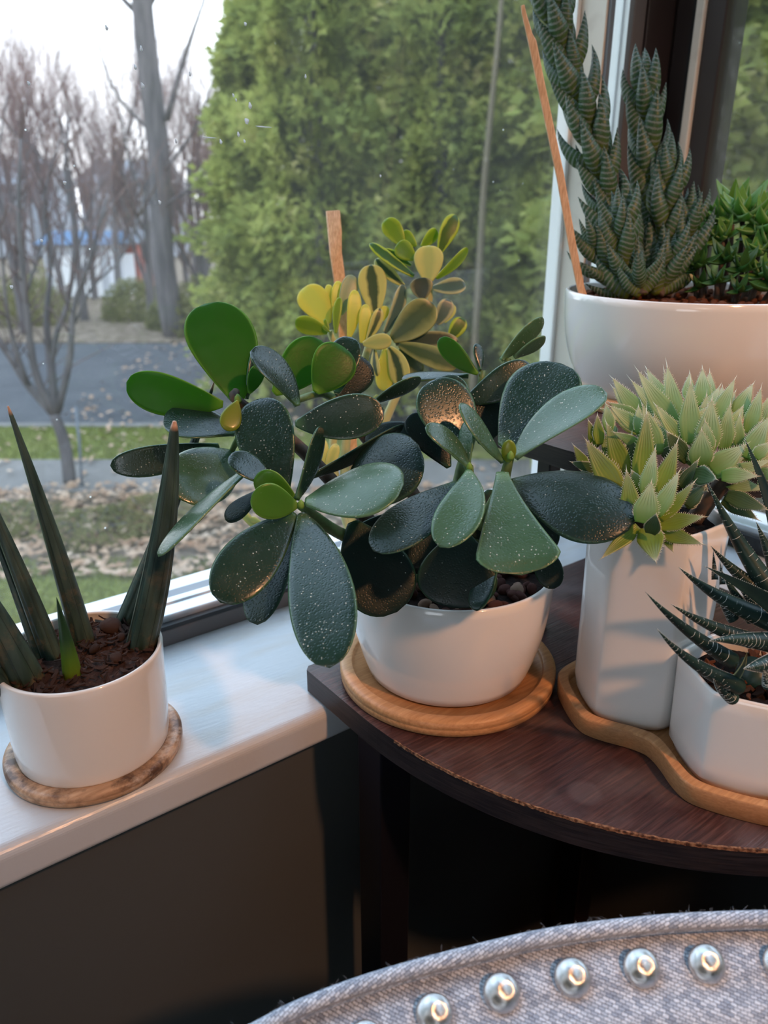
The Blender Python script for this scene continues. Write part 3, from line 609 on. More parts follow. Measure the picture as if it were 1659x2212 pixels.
# pale thin trunk before the hedge, and a green stake by the near tree
b2 = gp((1035-829.5)/1784*6.6, 6.6); root = empty('thin_tree', b2, 'thin pale bare trunk standing before the evergreens', 'tree')
P = crv([b2, tg(1036, 580, 6.6), tg(1046, 400, 6.6), tg(1065, 200, 6.6), tg(1082, 20, 6.6), tg(1095, -200, 6.6)], 14)
mesh('trunk', *tube_vf(P, np.linspace(.034, .016, 14), 8), MAT['palebark'], root, loc=b2)
s0 = onz(176, 1052, GZ); tag(mesh('plant_stake', *tube_vf([s0-np.array([0, 0, .05]), tp(172, 960), tp(163, 880)], .012, 6), MAT['gasket']), 'thin green garden stake beside the slim near tree', 'stake')
# ============================================================ corner shelf unit
def chaikin(P, it=3, keep=.25):
    P = np.asarray(P, float)
    for _ in range(it):
        Q = []
        for i in range(len(P)):
            a, b = P[i], P[(i+1) % len(P)]; Q += [a+(b-a)*keep, b-(b-a)*keep]
        P = np.array(Q); keep = .25
    return P
def dring(P, z): return np.c_[P, np.full(len(P), z)]
def shelf_outline(x0, y0, x1, y1, cx, cy, R, c=.004):
    # square with its front-left corner rounded by radius R; counterclockwise seen from above
    P = [(x0+c, y1), (x0, y1-c), (x0, cy)]
    P += [(cx-R*math.cos(a), cy-R*math.sin(a)) for a in np.linspace(0, math.pi/2, 49)]
    P += [(cx, y0), (x1, y0), (x1, y1)]
    Q = [P[0]]
    for p in P[1:]:
        if math.hypot(p[0]-Q[-1][0], p[1]-Q[-1][1]) > 1e-4: Q.append(p)
    return np.array(Q)
def inset(P, d):
    P = np.asarray(P); out = []
    for i in range(len(P)):
        a, b, c = P[i-1], P[i], P[(i+1) % len(P)]
        n1 = nv([-(b-a)[1], (b-a)[0]]); n2 = nv([-(c-b)[1], (c-b)[0]]); m_ = nv(n1+n2); out.append(b+m_*d/max(.4, np.dot(m_, n1)))
    return np.array(out)
shelf = empty('corner_shelf', (.44, .27, 0), 'dark walnut corner shelf with a rounded front and chipped edge, under all the right-hand pots', 'shelf')
def tier(ol, z1, t, cx, cy, R, worn=True, edge=MAT['edge'], lab=None):
    V, Fc = loft([dring(ol, z1-t), dring(ol, z1)], True, True)
    o = mesh('shelf_board', V, Fc, [MAT['shelf'], edge], shelf, False, loc=(0, 0, z1)); 
    for p in o.data.polygons: p.material_index = 1 if abs(p.normal.z) < .5 else 0
    if worn:   # chipped strip where the edge band has come away, real relief
        a = Acc(); N = 260; th_ = np.linspace(.12, 1.45, N); rr = np.random.RandomState(3)
        wv = np.convolve(rr.rand(N+8), np.ones(5)/5, 'valid')[:N]; wd = .0006+.0022*np.clip(wv-.25, 0, 1)*np.clip((th_-.1)*1.6, .15, 1)
        ht = .0003+.0007*rr.rand(N)
        rings = []
        for k in range(N):
            d = np.array([-math.cos(th_[k]), -math.sin(th_[k])]); c = np.array([cx, cy])
            o1 = c+d*(R+.00035); i1 = c+d*(R-wd[k])
            rings.append(np.array([[*o1, z1-.0011-ht[k]], [*o1, z1+ht[k]*.6], [*i1, z1+ht[k]*.25], [*i1, z1-.0005]]))
        V, Fc = loft(rings, True, True); mesh('chipped_edge', V, Fc, MAT['worn'], shelf, False)
    return o
OLS = shelf_outline(.257, .059, .64, .444, .568, .37, .311)
tier(OLS, SH, .019, .568, .37, .311)
TZ = .965
OLT = shelf_outline(.434, .194, .77, .53, .600, .36, .166)
tier(OLT, TZ, .015, .600, .36, .166, False)
tier(shelf_outline(.257, .059, .63, .425, .568, .37, .311), .30, .019, .568, .37, .311, False)
for (x, y) in ((.263, .353), (.562, .385), (.585, .085)):
    V, Fc = box_vf(x, x+.028, y, y+.028, 0, SH-.0192); o = mesh('leg', V, Fc, MAT['leg'], shelf, False); bevel(o, .001, 2)
for (x, y) in ((.440, .372), (.60, .205), (.60, .42)):
    V, Fc = box_vf(x, x+.013, y, y+.013, SH, TZ-.0152); o = mesh('post', V, Fc, MAT['leg'], shelf, False); bevel(o, .001, 2)
# brown bowl on the lowest tier (only just seen in the dark)
wb = np.array([.42, .27]); tag(lathe('bowl', wb, [(.05, .3005), (.085, .32), (.105, .37), (.11, .42), (.106, .421), (.10, .372), (.08, .325), (.03, .315)], MAT['wicker'], loc=(*wb, .30)), 'dim brown round bowl in the dark under the corner shelf', 'bowl')

# ============================================================ pots, saucers
def round_saucer(name, c, r, z, h, m, label, groove=True):
    prof = [(r-.003, z), (r-.0006, z+.0012), (r, z+h*.5-.0005), (r-.0003, z+h*.5), (r, z+h*.5+.0005), (r, z+h-.002), (r-.0012, z+h-.0004), (r-.003, z+h), (r-.0085, z+h), (r-.0095, z+h-.0008), (r-.010, z+h-.0038), (r*.5, z+h-.004), (.002, z+h-.004)]
    return tag(lathe(name, c, prof, m, loc=(*c, z)), label, 'saucer')
def round_pot(name, c, z, prof_out, wall, depth, label):
    out = [(r, z+h) for r, h in prof_out]; top = out[-1]
    inn = [(top[0]-wall*.3, top[1]+.0008), (top[0]-wall*.75, top[1]+.0006), (top[0]-wall, top[1]-.0006)]
    for r, h in reversed(prof_out[2:-1]): inn.append((r-wall, z+h))
    inn += [(prof_out[1][0]-wall, z+.006), (.004, z+.005)]
    return tag(lathe(name, c, [(prof_out[0][0]*.3, z)]+out+inn, MAT['ceramic'], n=128, loc=(*c, z)), label, 'pot')
# centre pot
PC = np.array([.342, .374]); 
round_saucer('saucer', PC, .0815, SH, .0125, MAT['bamboo'], 'round bamboo saucer under the white bowl pot of the jade plant')
zc = SH+.0088
def bowlprof(rt, rb, h):
    P = []
    for k in range(13):
        t = k/12; a = t*math.pi/2
        P.append((rb+(rt-rb)*math.sin(a)**.75 if t < 1 else rt, h*(.012+t*.988)))
    P = [(rb-.006, 0), (rb-.002, .0008)]+[(rb+(rt-rb)*(1-(1-t)**2.2), h*(.02+.98*t)) for t in np.linspace(0, 1, 14)]
    return P
round_pot('round_pot', PC, zc, bowlprof(.0745, .0605, .083), .0035, .08, 'white glazed round bowl pot holding the big dark jade plant')
# left pot
PL = np.array([.1035, .470]); 
round_saucer('saucer', PL, .0585, SILL, .0095, MAT['bamboo_old'], 'worn stained round wooden saucer on the white window sill')
zl = SILL+.0058
round_pot('round_pot', PL, zl, [(.044, 0), (.0485, .0008), (.0497, .0045), (.0505, .012), (.0512, .03), (.0518, .05), (.0524, .068), (.0526, .0735), (.0524, .0745)], .003, .07, 'small white glazed cylinder pot of spear-leaved snake plant on the window sill')
# upper right pot
PR = np.array([.636, .397])
round_saucer('saucer', PR, .0945, TZ, .0125, MAT['bamboo'], 'round bamboo saucer on the upper tier under the widest white pot')
zr = TZ+.0088
round_pot('round_pot', PR, zr, [(.078, 0), (.083, .001)]+[(.085+(.107-.085)*(1-(1-t)**2.6), .089*(.02+.98*t)) for t in np.linspace(0, 1, 16)], .004, .085, 'widest white glazed round pot on the upper tier at right')
ZRIM = zr+.089
# pot behind the jade (only its place: the variegated plant grows from it)
PV = np.array([.378, .503])
round_saucer('saucer', PV, .043, SILL, .008, MAT['bamboo'], 'small bamboo saucer on the sill behind the jade plant pot')
round_pot('round_pot', PV, SILL+.0045, [(.030, 0), (.034, .001), (.036, .01), (.0375, .03), (.0385, .06), (.0387, .064)], .003, .06, 'small white pot on the sill behind the jade, holding the variegated plant')
# hexagonal pots on a wavy bamboo tray
S_ = .046
A_ = np.array([.3725, .262]); d1 = np.array([math.cos(math.radians(-61)), math.sin(math.radians(-61))])
def rot2(v, deg): a = math.radians(deg); return np.array([v[0]*math.cos(a)-v[1]*math.sin(a), v[0]*math.sin(a)+v[1]*math.cos(a)])
H1 = A_+rot2(d1, 60)*S_           # centre of the tall pot
def hexv(c, s): return [c+rot2(-rot2(d1, 60), 60*k)*s for k in range(6)]   # k=0 is corner A, then counterclockwise: A, B, ...
H2 = H1+rot2(d1, -30)*S_*math.sqrt(3)
H3 = H2+rot2(d1, 30)*S_*math.sqrt(3)
h1, h2, h3 = hexv(H1, S_), hexv(H2, S_), hexv(H3, S_)
def near(a, b): return np.linalg.norm(a-b) < .004
edges = []
for hx in (h1, h2, h3):
    for k in range(6): edges.append((hx[k], hx[(k+1) % 6]))
keep = [e for i, e in enumerate(edges) if not any(j != i and near(e[0], f[1]) and near(e[1], f[0]) for j, f in enumerate(edges))]
chain = [keep[0]]
while len(chain) < len(keep):
    nx = [e for e in keep if near(e[0], chain[-1][1])]
    if not nx or near(nx[0][1], chain[0][1]): break
    chain.append(nx[0])
poly = np.array([e[0] for e in chain])
if np.sum(poly[:, 0]*np.roll(poly[:, 1], -1)-np.roll(poly[:, 0], -1)*poly[:, 1]) < 0: poly = poly[::-1]
def rr_poly(P, d): return chaikin(inset(P, -d) if d else P, 4, .16)
rings = [dring(rr_poly(poly, .0095), SH), dring(rr_poly(poly, .0103), SH+.0012), dring(rr_poly(poly, .0105), SH+.0125), dring(rr_poly(poly, .0098), SH+.0138), dring(rr_poly(poly, .0038), SH+.0138), dring(rr_poly(poly, .0032), SH+.0130), dring(rr_poly(poly, .0030), SH+.0068)]
V, Fc = loft(rings, True, False); Fc.append(tuple(range(len(V)-len(rings[0]), len(V))))
o = mesh('hexagon_tray', V, Fc, [MAT['bamboo'], MAT['bamboo_end']], None, True, loc=(*H1, SH)); bevel(o, .0004, 2, 40)
for p in o.data.polygons: p.material_index = 1 if abs(p.normal.z) < .5 else 0
tag(o, 'honeycomb-edged bamboo tray holding the two hexagonal white pots', 'tray')
def hex_pot(c, s0, s1, z0, h, wall, label):
    def R(s, z, k=.085): return dring(chaikin(np.array(hexv(c, s)), 4, k), z)
    rings = [R(s0*.90, z0, .2), R(s0*.955, z0+.001, .16), R(s0*.975, z0+.004, .14)]
    for t in np.linspace(.08, .985, 7): rings.append(R(s0*.98+(s1-s0*.98)*t, z0+h*t))
    rings += [R(s1-.0006, z0+h-.0004), R(s1-.0018, z0+h), R(s1-wall, z0+h-.0006), R(s1-wall-.0006, z0+h-.004), R(s0-wall-.002, z0+.008, .14), R(.004, z0+.0075)]
    V, Fc = loft(rings, True, True)
    return tag(mesh('hexagonal_pot', V, Fc, MAT['ceramic'], None, True, loc=(*c, z0)), label, 'pot')
Z0 = SH+.0072
hex_pot(H1, .0445, .0452, Z0, .143, .0035, 'tall white hexagonal pot with the bristly light green succulents')
hex_pot(H2, .0445, .0460, Z0, .066, .0035, 'short white hexagonal pot in front right with the dark banded succulent')

# ============================================================ soils
def soil_disc(name, c, r, z, m, label, cat='soil', amp=.002, shape=None, seed=0):
    rr = np.random.RandomState(seed); rings = []
    for f in np.linspace(1, .05, 12):
        n = 64
        if shape is None: P = circle(c, r*f, z, n)
        else: P = dring(chaikin(np.array(hexv(c, r*f)), 3, .15), z)
        P[:, 2] += (rr.rand(len(P))-.3)*amp*(1 if f < .99 else .2); rings.append(P)
    bot = rings[0].copy(); bot[:, 2] = z-.012
    V, Fc = loft([bot]+rings, True, True)
    return tag(mesh(name, V, Fc, m, None, True, loc=(*c, z)), label, cat)
def chip_mesh(name, seed, kind, m):
    r = np.random.RandomState(seed); bm = bmesh.new()
    if kind == 'pebble':
        bmesh.ops.create_icosphere(bm, subdivisions=2, radius=1)
        k = r.normal(size=(3, 3))
        for v in bm.verts:
            p = np.array(v.co); p = p*(1+.13*np.sin(k@p*1.6).sum()/2); v.co = Vector((p[0], p[1]*.8, p[2]*.62))
    else:
        n = 4
        for s in (-1, 1):
            for i in range(n):
                t = i/(n-1)-.5; w = .33*(1-abs(t)*1.2)+.06*r.rand()
                for q in (-1, 1): bm.verts.new((t*2, q*w+.12*math.sin(t*5+seed), .10*s+.35*t*t+.1*r.rand()))
        bm.verts.ensure_lookup_table(); V = bm.verts
        for i in range(n-1):
            a = i*2
            bm.faces.new([V[a], V[a+1], V[a+3], V[a+2]]); bm.faces.new([V[8+a], V[8+a+2], V[8+a+3], V[8+a+1]])
            bm.faces.new([V[a], V[a+2], V[8+a+2], V[8+a]]); bm.faces.new([V[a+1], V[8+a+1], V[8+a+3], V[a+3]])
        bm.faces.new([V[0], V[8], V[9], V[1]]); bm.faces.new([V[6], V[7], V[15], V[14]])
    me = bpy.data.meshes.new(name); bm.to_mesh(me); bm.free(); me.materials.append(m)
    me.polygons.foreach_set('use_smooth', [kind == 'pebble']*len(me.polygons)); return me
def scatter(name, parent, meshes, c, r, z, n, size, seed, hexa=False, keepf=None, lift=.3):
    rr = np.random.RandomState(seed); pl = world_loc(parent); k = 0
    while k < n:
        a = rr.uniform(0, 6.283); q = r*math.sqrt(rr.rand()); p = np.array([c[0]+q*math.cos(a), c[1]+q*math.sin(a), z])
        if keepf and not keepf(p): continue
        s = size*rr.uniform(.55, 1.25); o = link(bpy.data.objects.new(name, meshes[k % len(meshes)])); o.parent = parent
        p[2] += s*lift*rr.rand(); o.location = p-pl; o.scale = (s, s, s); o.rotation_euler = (rr.normal()*.45, rr.normal()*.45, rr.uniform(0, 6.28)); k += 1
ZL = zl+.0675
sl_ = soil_disc('potting_mulch', PL, .0487, ZL, MAT['bark'], 'brown bark mulch around the spear leaves in the left pot', 'soil', .004, seed=1)
bk = [chip_mesh('bark_chip', s, 'chip', MAT['bark']) for s in range(6)]
scatter('bark_chip', sl_, bk, PL, .0455, ZL+.0015, 290, .0034, 4, lift=1.1)
pb = [chip_mesh('bark_lump', s, 'pebble', MAT['bark']) for s in range(3)]
for (u, v, s) in ((238, 1352, .0085), (262, 1375, .004), (250, 1420, .005), (205, 1400, .0045)):
    p = onz(u, v, ZL+.005); o = link(bpy.data.objects.new('bark_lump', pb[0])); o.parent = sl_; o.location = p-world_loc(sl_); o.scale = (s, s, s*.9); o.rotation_euler = (.3, .2, u)
ZC2 = zc+.074
sc_ = soil_disc('pebble_bed', PC, .0695, ZC2-.001, MAT['darksoil'], 'reddish brown pebbles on the soil of the jade plant pot', 'pebbles', .002, seed=2)
pe = [chip_mesh('pebble', 11+s, 'pebble', MAT['pebble']) for s in range(4)]+[chip_mesh('pebble', 30, 'pebble', MAT['pale_pebble'])]
scatter('pebble', sc_, pe, PC, .0655, ZC2+.001, 170, .0052, 6, lift=.5)
ZR = zr+.080
sr_ = soil_disc('gritty_soil', PR, .1015, ZR, MAT['mix'], 'reddish gritty soil in the widest pot on the upper tier', 'soil', .004, seed=3)
gm = [chip_mesh('grit', 40+s, 'pebble', MAT['mix']) for s in range(3)]
scatter('grit', sr_, gm, PR, .097, ZR+.002, 200, .0042, 8)
ZH1 = Z0+.135; soil_disc('dark_soil', H1, .039, ZH1, MAT['darksoil'], 'dark soil in the tall hexagonal pot', 'soil', .003, shape=1, seed=4)
ZH2 = Z0+.056; sh2 = soil_disc('dark_soil', H2, .040, ZH2, MAT['darksoil'], 'dark chunky soil in the short hexagonal pot', 'soil', .004, shape=1, seed=5)
scatter('bark_chip', sh2, [chip_mesh('bark_chip', 60+s, 'chip', MAT['mix']) for s in range(2)]+[chip_mesh('bark_chip', 70, 'chip', MAT['darksoil'])], H2, .031, ZH2+.002, 60, .006, 9)
soil_disc('dark_soil', PV, .0345, SILL+.0045+.058, MAT['darksoil'], 'dark soil in the small pot behind the jade', 'soil', .002, seed=6)

# ============================================================ leaves
def leaf_vf(B, T, w, n0, kind='jade', thick=.0024, side=0.0, curl=0.0, cup=.12, twist=0.0, N=22, Mq=18, petiole=.16, tipc=None, fat=1.0):
    """B base, T tip, w full width (m), n0 the way the upper face looks; side/curl bend the midline (fractions of length)"""
    B, T = np.asarray(B, float), np.asarray(T, float); Ln = np.linalg.norm(T-B); ax = nv(T-B)
    n0 = nv(n0-ax*np.dot(n0, ax)); s0 = np.cross(ax, n0)
    mid = (B+T)/2+s0*side*Ln*2+n0*curl*Ln*2
    tt = np.linspace(0, 1, N); tt = 1-(1-tt)**1.0
    tt = .5*tt+.5*(np.sin((tt-.5)*math.pi)*.5+.5)
    C_ = (1-tt)[:, None]**2*B+2*(tt*(1-tt))[:, None]*mid+tt[:, None]**2*T
    dC = 2*(1-tt)[:, None]*(mid-B)+2*tt[:, None]*(T-mid)
    if kind == 'jade':
        c = .63; pr = np.where(tt > c, np.sqrt(np.clip(1-((tt-c)/(1-c))**2.15, 0, 1)), petiole+(1-petiole)*(1-np.clip((c-tt)/c, 0, 1)**1.75))
        th = thick*(.55+.45*np.sqrt(np.clip(pr, 0, 1))); th *= np.where(tt > .9, np.sqrt(np.clip((1-tt)/.1, 0, 1))*.85+.15, 1); th = th*(1+.7*np.exp(-tt/.08))
    elif kind == 'oval':
        pr = np.sqrt(np.clip(1-(2*tt-1)**2*.98, 0, 1)); pr = np.where(tt < .5, np.maximum(pr, .3), pr); th = thick*(.4+.6*pr)
    elif kind == 'fan':
        pr = petiole+(1-petiole)*np.clip(tt/.86, 0, 1)**1.25; e = np.clip((tt-.80)/.20, 0, 1); pr = pr*np.sqrt(np.clip(1-e**2.4, 0, 1)); th = thick*(.7+.3*pr)*np.where(tt > .93, .5, 1)
    elif kind == 'point':
        pr = np.where(tt < .38, .62+.38*np.sin(np.clip(tt/.38, 0, 1)*math.pi/2), np.clip(1-((tt-.38)/.62)**1.22, 0, 1)**.98); th = thick*np.maximum(pr, .03)
    elif kind == 'claw':
        pr = np.clip(1-tt**1.25, 0, 1); th = thick*np.maximum(pr, .03)
    pr = np.maximum(pr, .012); hw = w/2*pr
    ph = np.arange(Mq)*2*math.pi/Mq; V = []; UVs = []
    for i in range(N):
        t = nv(dC[i]); n = nv(n0-t*np.dot(n0, t)); s = np.cross(t, n)
        if twist: a = twist*tt[i]; s, n = s*math.cos(a)+n*math.sin(a), n*math.cos(a)-s*math.sin(a)
        x = np.cos(ph); z = np.sin(ph); z = np.sign(z)*np.abs(z)**.9
        zz = z*th[i]*.5
        if kind in ('point', 'claw'): zz = np.where(z > 0, z*th[i]*.28*fat, z*th[i]*.85*fat)
        cupz = cup*hw[i]*(x*x)
        V.append(C_[i]+s*(x*hw[i])[:, None]+n*(zz+cupz)[:, None]); UVs.append(np.c_[np.full(Mq, tt[i]), x*np.where(z >= -.01, 1, 1)])
    n_ = Mq; Fc = []
    V = np.concatenate(V); UVs = np.concatenate(UVs)
    for i in range(N-1):
        for j in range(n_):
            a_, b_ = i*n_+j, i*n_+(j+1) % n_; Fc.append((a_, b_, b_+n_, a_+n_))
    Fc.append(tuple(range(n_-1, -1, -1))); Fc.append(tuple((N-1)*n_+j for j in range(n_)))
    return V, Fc, UVs
def facing(P, roll, L, k=0):
    """a vector looking from P to the middle of the room, rolled about the leaf's axis by roll degrees"""
    v = nv(CAM-P)+np.array([0, 0, k]); ax = nv(L); v = nv(v-ax*np.dot(v, ax)); s = np.cross(ax, v); a = math.radians(roll)
    return v*math.cos(a)+s*math.sin(a)
def leaf(parent, P0, P1, wpx, mat, d0, d1, roll=0, side=0, curl=0, cup=.12, kind='jade', thick=.0026, twist=0, name='leaf', loc=None, **kw):
    k = 0
    if mat in ('J', 'Jd', 'Jp', 'Jl') and abs(roll) < 40:
        if P1[1] > P0[1]+60: d1 -= (P1[1]-P0[1])*.00013
        k = .75 if abs(P1[1]-P0[1]) < 1.6*abs(P1[0]-P0[0]) else .25
        if kind == 'fan': k = .4
    B, T = D(*P0, d0), D(*P1, d1); Mi = (B+T)/2; dep = float((Mi-CAM)@FW)
    nf = facing(Mi, roll, T-B, k); v_ = nv(CAM-Mi); a_ = nv(T-B); v_ = nv(v_-a_*np.dot(v_, a_)); w = wpx/F*dep/max(.45, abs(float(np.dot(nf, v_))))
    V, Fc, UVs = leaf_vf(B, T, w, nf, kind, thick, side, curl, cup, math.radians(twist), **kw)
    return mesh(name, V, Fc, MAT[mat], parent, True, UVs, loc=B)

# ------------------------------------------------------------ the big jade plant
jade_p = empty('jade_plant', (*PC, ZC2), 'large dark green jade plant with glossy paddle leaves in the white bowl pot', 'plant')
JL = [
 # base, tip, width, material, depth base, depth tip, roll, side, curl, cup, kind
 ((652, 1112), (712, 1443), 143, 'Jd', .470, .440, 8, -.03, .02, .10),
 ((636, 1112), (476, 1302), 122, 'J', .472, .458, -4, .03, .03, .05),
 ((640, 1128), (556, 1350), 82, 'Jp', .492, .482, 25, .05, .0, .10),
 ((662, 1084), (872, 1046), 112, 'Jl', .468, .450, -20, -.02, .03, -.06),
 ((640, 1078), (692, 920), 34, 'J', .470, .478, 62, .07, .0, .10),
 ((590, 1050), (493, 988), 54, 'J', .476, .470, 15, .03, .03, .15),
 ((642, 1092), (544, 1068), 78, 'Jy', .468, .452, 0, -.05, .04, .10),
 ((640, 1080), (556, 1022), 62, 'Jy', .472, .466, -20, -.04, .03, .10),
 ((618, 1060), (556, 862), 128, 'Jd', .492, .506, -16, -.02, .03, .12),
 ((548, 1005), (342, 1203), 34, 'Jl', .485, .455, 66, .03, .02, .05),
 ((556, 1062), (487, 1124), 40, 'Jk', .495, .490, 40, -.04, .0, .10),
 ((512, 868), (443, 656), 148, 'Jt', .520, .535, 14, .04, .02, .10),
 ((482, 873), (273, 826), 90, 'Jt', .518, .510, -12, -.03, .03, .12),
 ((512, 868), (490, 931), 46, 'Jyy', .506, .498, 0, .0, .02, .08),
 ((508, 936), (352, 914), 76, 'J', .512, .504, 22, .05, .03, .12),
 ((472, 962), (238, 1006), 66, 'J', .535, .520, -30, -.03, .04, .14),
 ((524, 985), (386, 1078), 132, 'Jl', .545, .500, -12, .05, .04, .0),
 ((642, 878), (540, 760), 58, 'J', .500, .488, 28, .08, .03, .22),
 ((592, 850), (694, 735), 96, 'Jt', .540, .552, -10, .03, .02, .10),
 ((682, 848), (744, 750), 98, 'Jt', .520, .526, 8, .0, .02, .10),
 ((728, 850), (758, 728), 72, 'J', .540, .548, -10, -.03, .02, .10),
 ((728, 862), (790, 775), 82, 'Jk', .555, .560, 8, .0, .02, .10),
 ((640, 915), (830, 886), 96, 'J', .488, .480, 22, .03, .03, .18),
 ((664, 1032), (872, 918), 30, 'Jk', .500, .520, 58, .05, .0, .10),
 ((738, 1098), (905, 962), 142, 'Jp', .500, .492, -14, -.02, .04, -.10),
 ((984, 1046), (806, 1190), 98, 'Jp', .478, .455, 14, -.04, .04, .06),
 ((1012, 1020), (950, 1182), 98, 'Jl', .462, .444, 10, -.08, .03, .16),
 ((1085, 1022), (1128, 1242), 178, 'Jl', .468, .446, -8, .02, .02, .12, 'fan'),
 ((1102, 1044), (1358, 1146), 152, 'Jp', .480, .452, -8, -.05, .06, -.14),
 ((1112, 990), (1312, 850), 78, 'Jl', .475, .462, -24, -.06, .04, .16),
 ((1086, 968), (1212, 785), 152, 'Jd', .500, .505, -10, .03, .02, .08),
 ((1002, 988), (930, 823), 122, 'Jd', .490, .496, 14, .03, .03, .10),
 ((1008, 925), (955, 811), 84, 'Jd', .510, .518, 6, -.02, .02, .10),
 ((1086, 998), (995, 870), 34, 'Jl', .476, .470, 52, -.08, .03, .12),
 ((1012, 1014), (918, 924), 40, 'Jl', .468, .460, 48, .10, .03, .14),
 ((1012, 1010), (1016, 905), 34, 'Jl', .470, .474, -40, -.05, .02, .14),
 ((1098, 998), (1100, 950), 32, 'Jyy', .474, .470, 0, 0, 0, .0, 'oval'),
 ((1000, 868), (1146, 786), 72, 'J', .535, .530, 18, .06, .05, .14),
 ((1032, 808), (950, 730), 44, 'Jt', .545, .548, 10, -.04, .02, .12),
 ((1036, 800), (1028, 742), 22, 'J', .545, .548, 30, .05, 0, .12),
 ((1082, 778), (1175, 689), 34, 'Jl', .552, .552, 45, -.04, .02, .12),
 ((1110, 772), (1179, 730), 24, 'Jl', .552, .550, 55, -.05, .02, .12),
 ((1012, 812), (868, 818), 20, 'J', .555, .555, 62, .02, .0, .10),
 ((806, 870), (910, 818), 30, 'J', .530, .528, 50, -.05, .02, .10),
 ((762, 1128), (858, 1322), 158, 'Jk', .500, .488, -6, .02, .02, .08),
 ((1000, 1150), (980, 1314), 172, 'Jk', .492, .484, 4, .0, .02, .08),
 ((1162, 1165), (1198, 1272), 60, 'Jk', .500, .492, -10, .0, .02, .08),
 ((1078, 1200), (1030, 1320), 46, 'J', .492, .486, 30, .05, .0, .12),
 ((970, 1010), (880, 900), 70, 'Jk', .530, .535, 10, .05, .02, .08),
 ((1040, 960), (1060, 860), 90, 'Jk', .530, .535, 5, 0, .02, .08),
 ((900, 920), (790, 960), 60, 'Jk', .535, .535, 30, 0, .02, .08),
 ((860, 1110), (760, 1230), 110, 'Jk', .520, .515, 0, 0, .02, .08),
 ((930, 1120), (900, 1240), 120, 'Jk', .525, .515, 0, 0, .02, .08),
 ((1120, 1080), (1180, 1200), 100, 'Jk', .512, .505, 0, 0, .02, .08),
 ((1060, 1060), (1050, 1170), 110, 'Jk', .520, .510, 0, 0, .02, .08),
 ((660, 1130), (700, 1200), 60, 'Jk', .510, .505, 0, 0, .02, .08),
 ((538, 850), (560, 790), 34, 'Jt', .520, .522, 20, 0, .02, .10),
 ((532, 862), (552, 752), 22, 'J', .525, .53, 40, 0, .02, .10),
]
for k, t in enumerate(JL):
    kd = t[10] if len(t) > 10 else 'jade'
    leaf(jade_p, t[0], t[1], t[2], t[3], t[4], t[5], t[6], t[7], t[8], t[9], kd, thick=.0034 if t[3] not in ('Jt', 'Jy') else .0026)
# stems: from the soil up to each rosette
def stem(parent, pts, r0, r1, m, name='stem', n=16):
    P = crv([D(*p) for p in pts], n); return mesh(name, *tube_vf(P, np.linspace(r0, r1, n), 10), MAT[m] if isinstance(m, str) else m, parent, loc=P[0])
stem(jade_p, [(930, 1290, .545), (840, 1200, .53), (730, 1150, .50), (650, 1092, .474)], .0065, .0030, 'stem')
stem(jade_p, [(950, 1290, .55), (800, 1130, .545), (640, 960, .535), (515, 868, .516), (510, 845, .52)], .0070, .0026, 'woody')
stem(jade_p, [(980, 1290, .545), (1030, 1160, .52), (1080, 1060, .49), (1102, 985, .476)], .0065, .0028, 'stem')
stem(jade_p, [(975, 1290, .54), (990, 1150, .515), (1012, 1060, .485), (1014, 1008, .470)], .0055, .0026, 'stem')
stem(jade_p, [(970, 1290, .555), (990, 1050, .56), (1030, 900, .552), (1042, 800, .546)], .0060, .0022, 'stem')
stem(jade_p, [(960, 1290, .555), (900, 1080, .55), (800, 960, .545), (720, 860, .54)], .0060, .0030, 'woody')
stem(jade_p, [(720, 860, .54), (690, 850, .53), (640, 865, .51)], .0030, .0024, 'stem')
stem(jade_p, [(1050, 900, .552), (1080, 830, .552), (1098, 775, .552)], .0030, .0022, 'stem')
stem(jade_p, [(560, 905, .525), (520, 940, .53), (500, 975, .54)], .0030, .0020, 'stem')
stem(jade_p, [(560, 940, .53), (540, 1000, .51), (548, 1010, .487)], .0028, .0020, 'stem')
for (u, v, d, r) in ((650, 1090, .466, 8), (1103, 985, .470, 8), (1014, 1008, .466, 7), (514, 862, .512, 8)):
    c = D(u, v, d); rr = r/F*d
    mesh('bud', *tube_vf([c-np.array([0, 0, rr]), c-np.array([0, 0, rr*.3]), c+np.array([0, 0, rr*.7]), c+np.array([0, 0, rr*1.4])], [rr*.8, rr, rr*.8, rr*.2], 10), MAT['Jy'], jade_p)

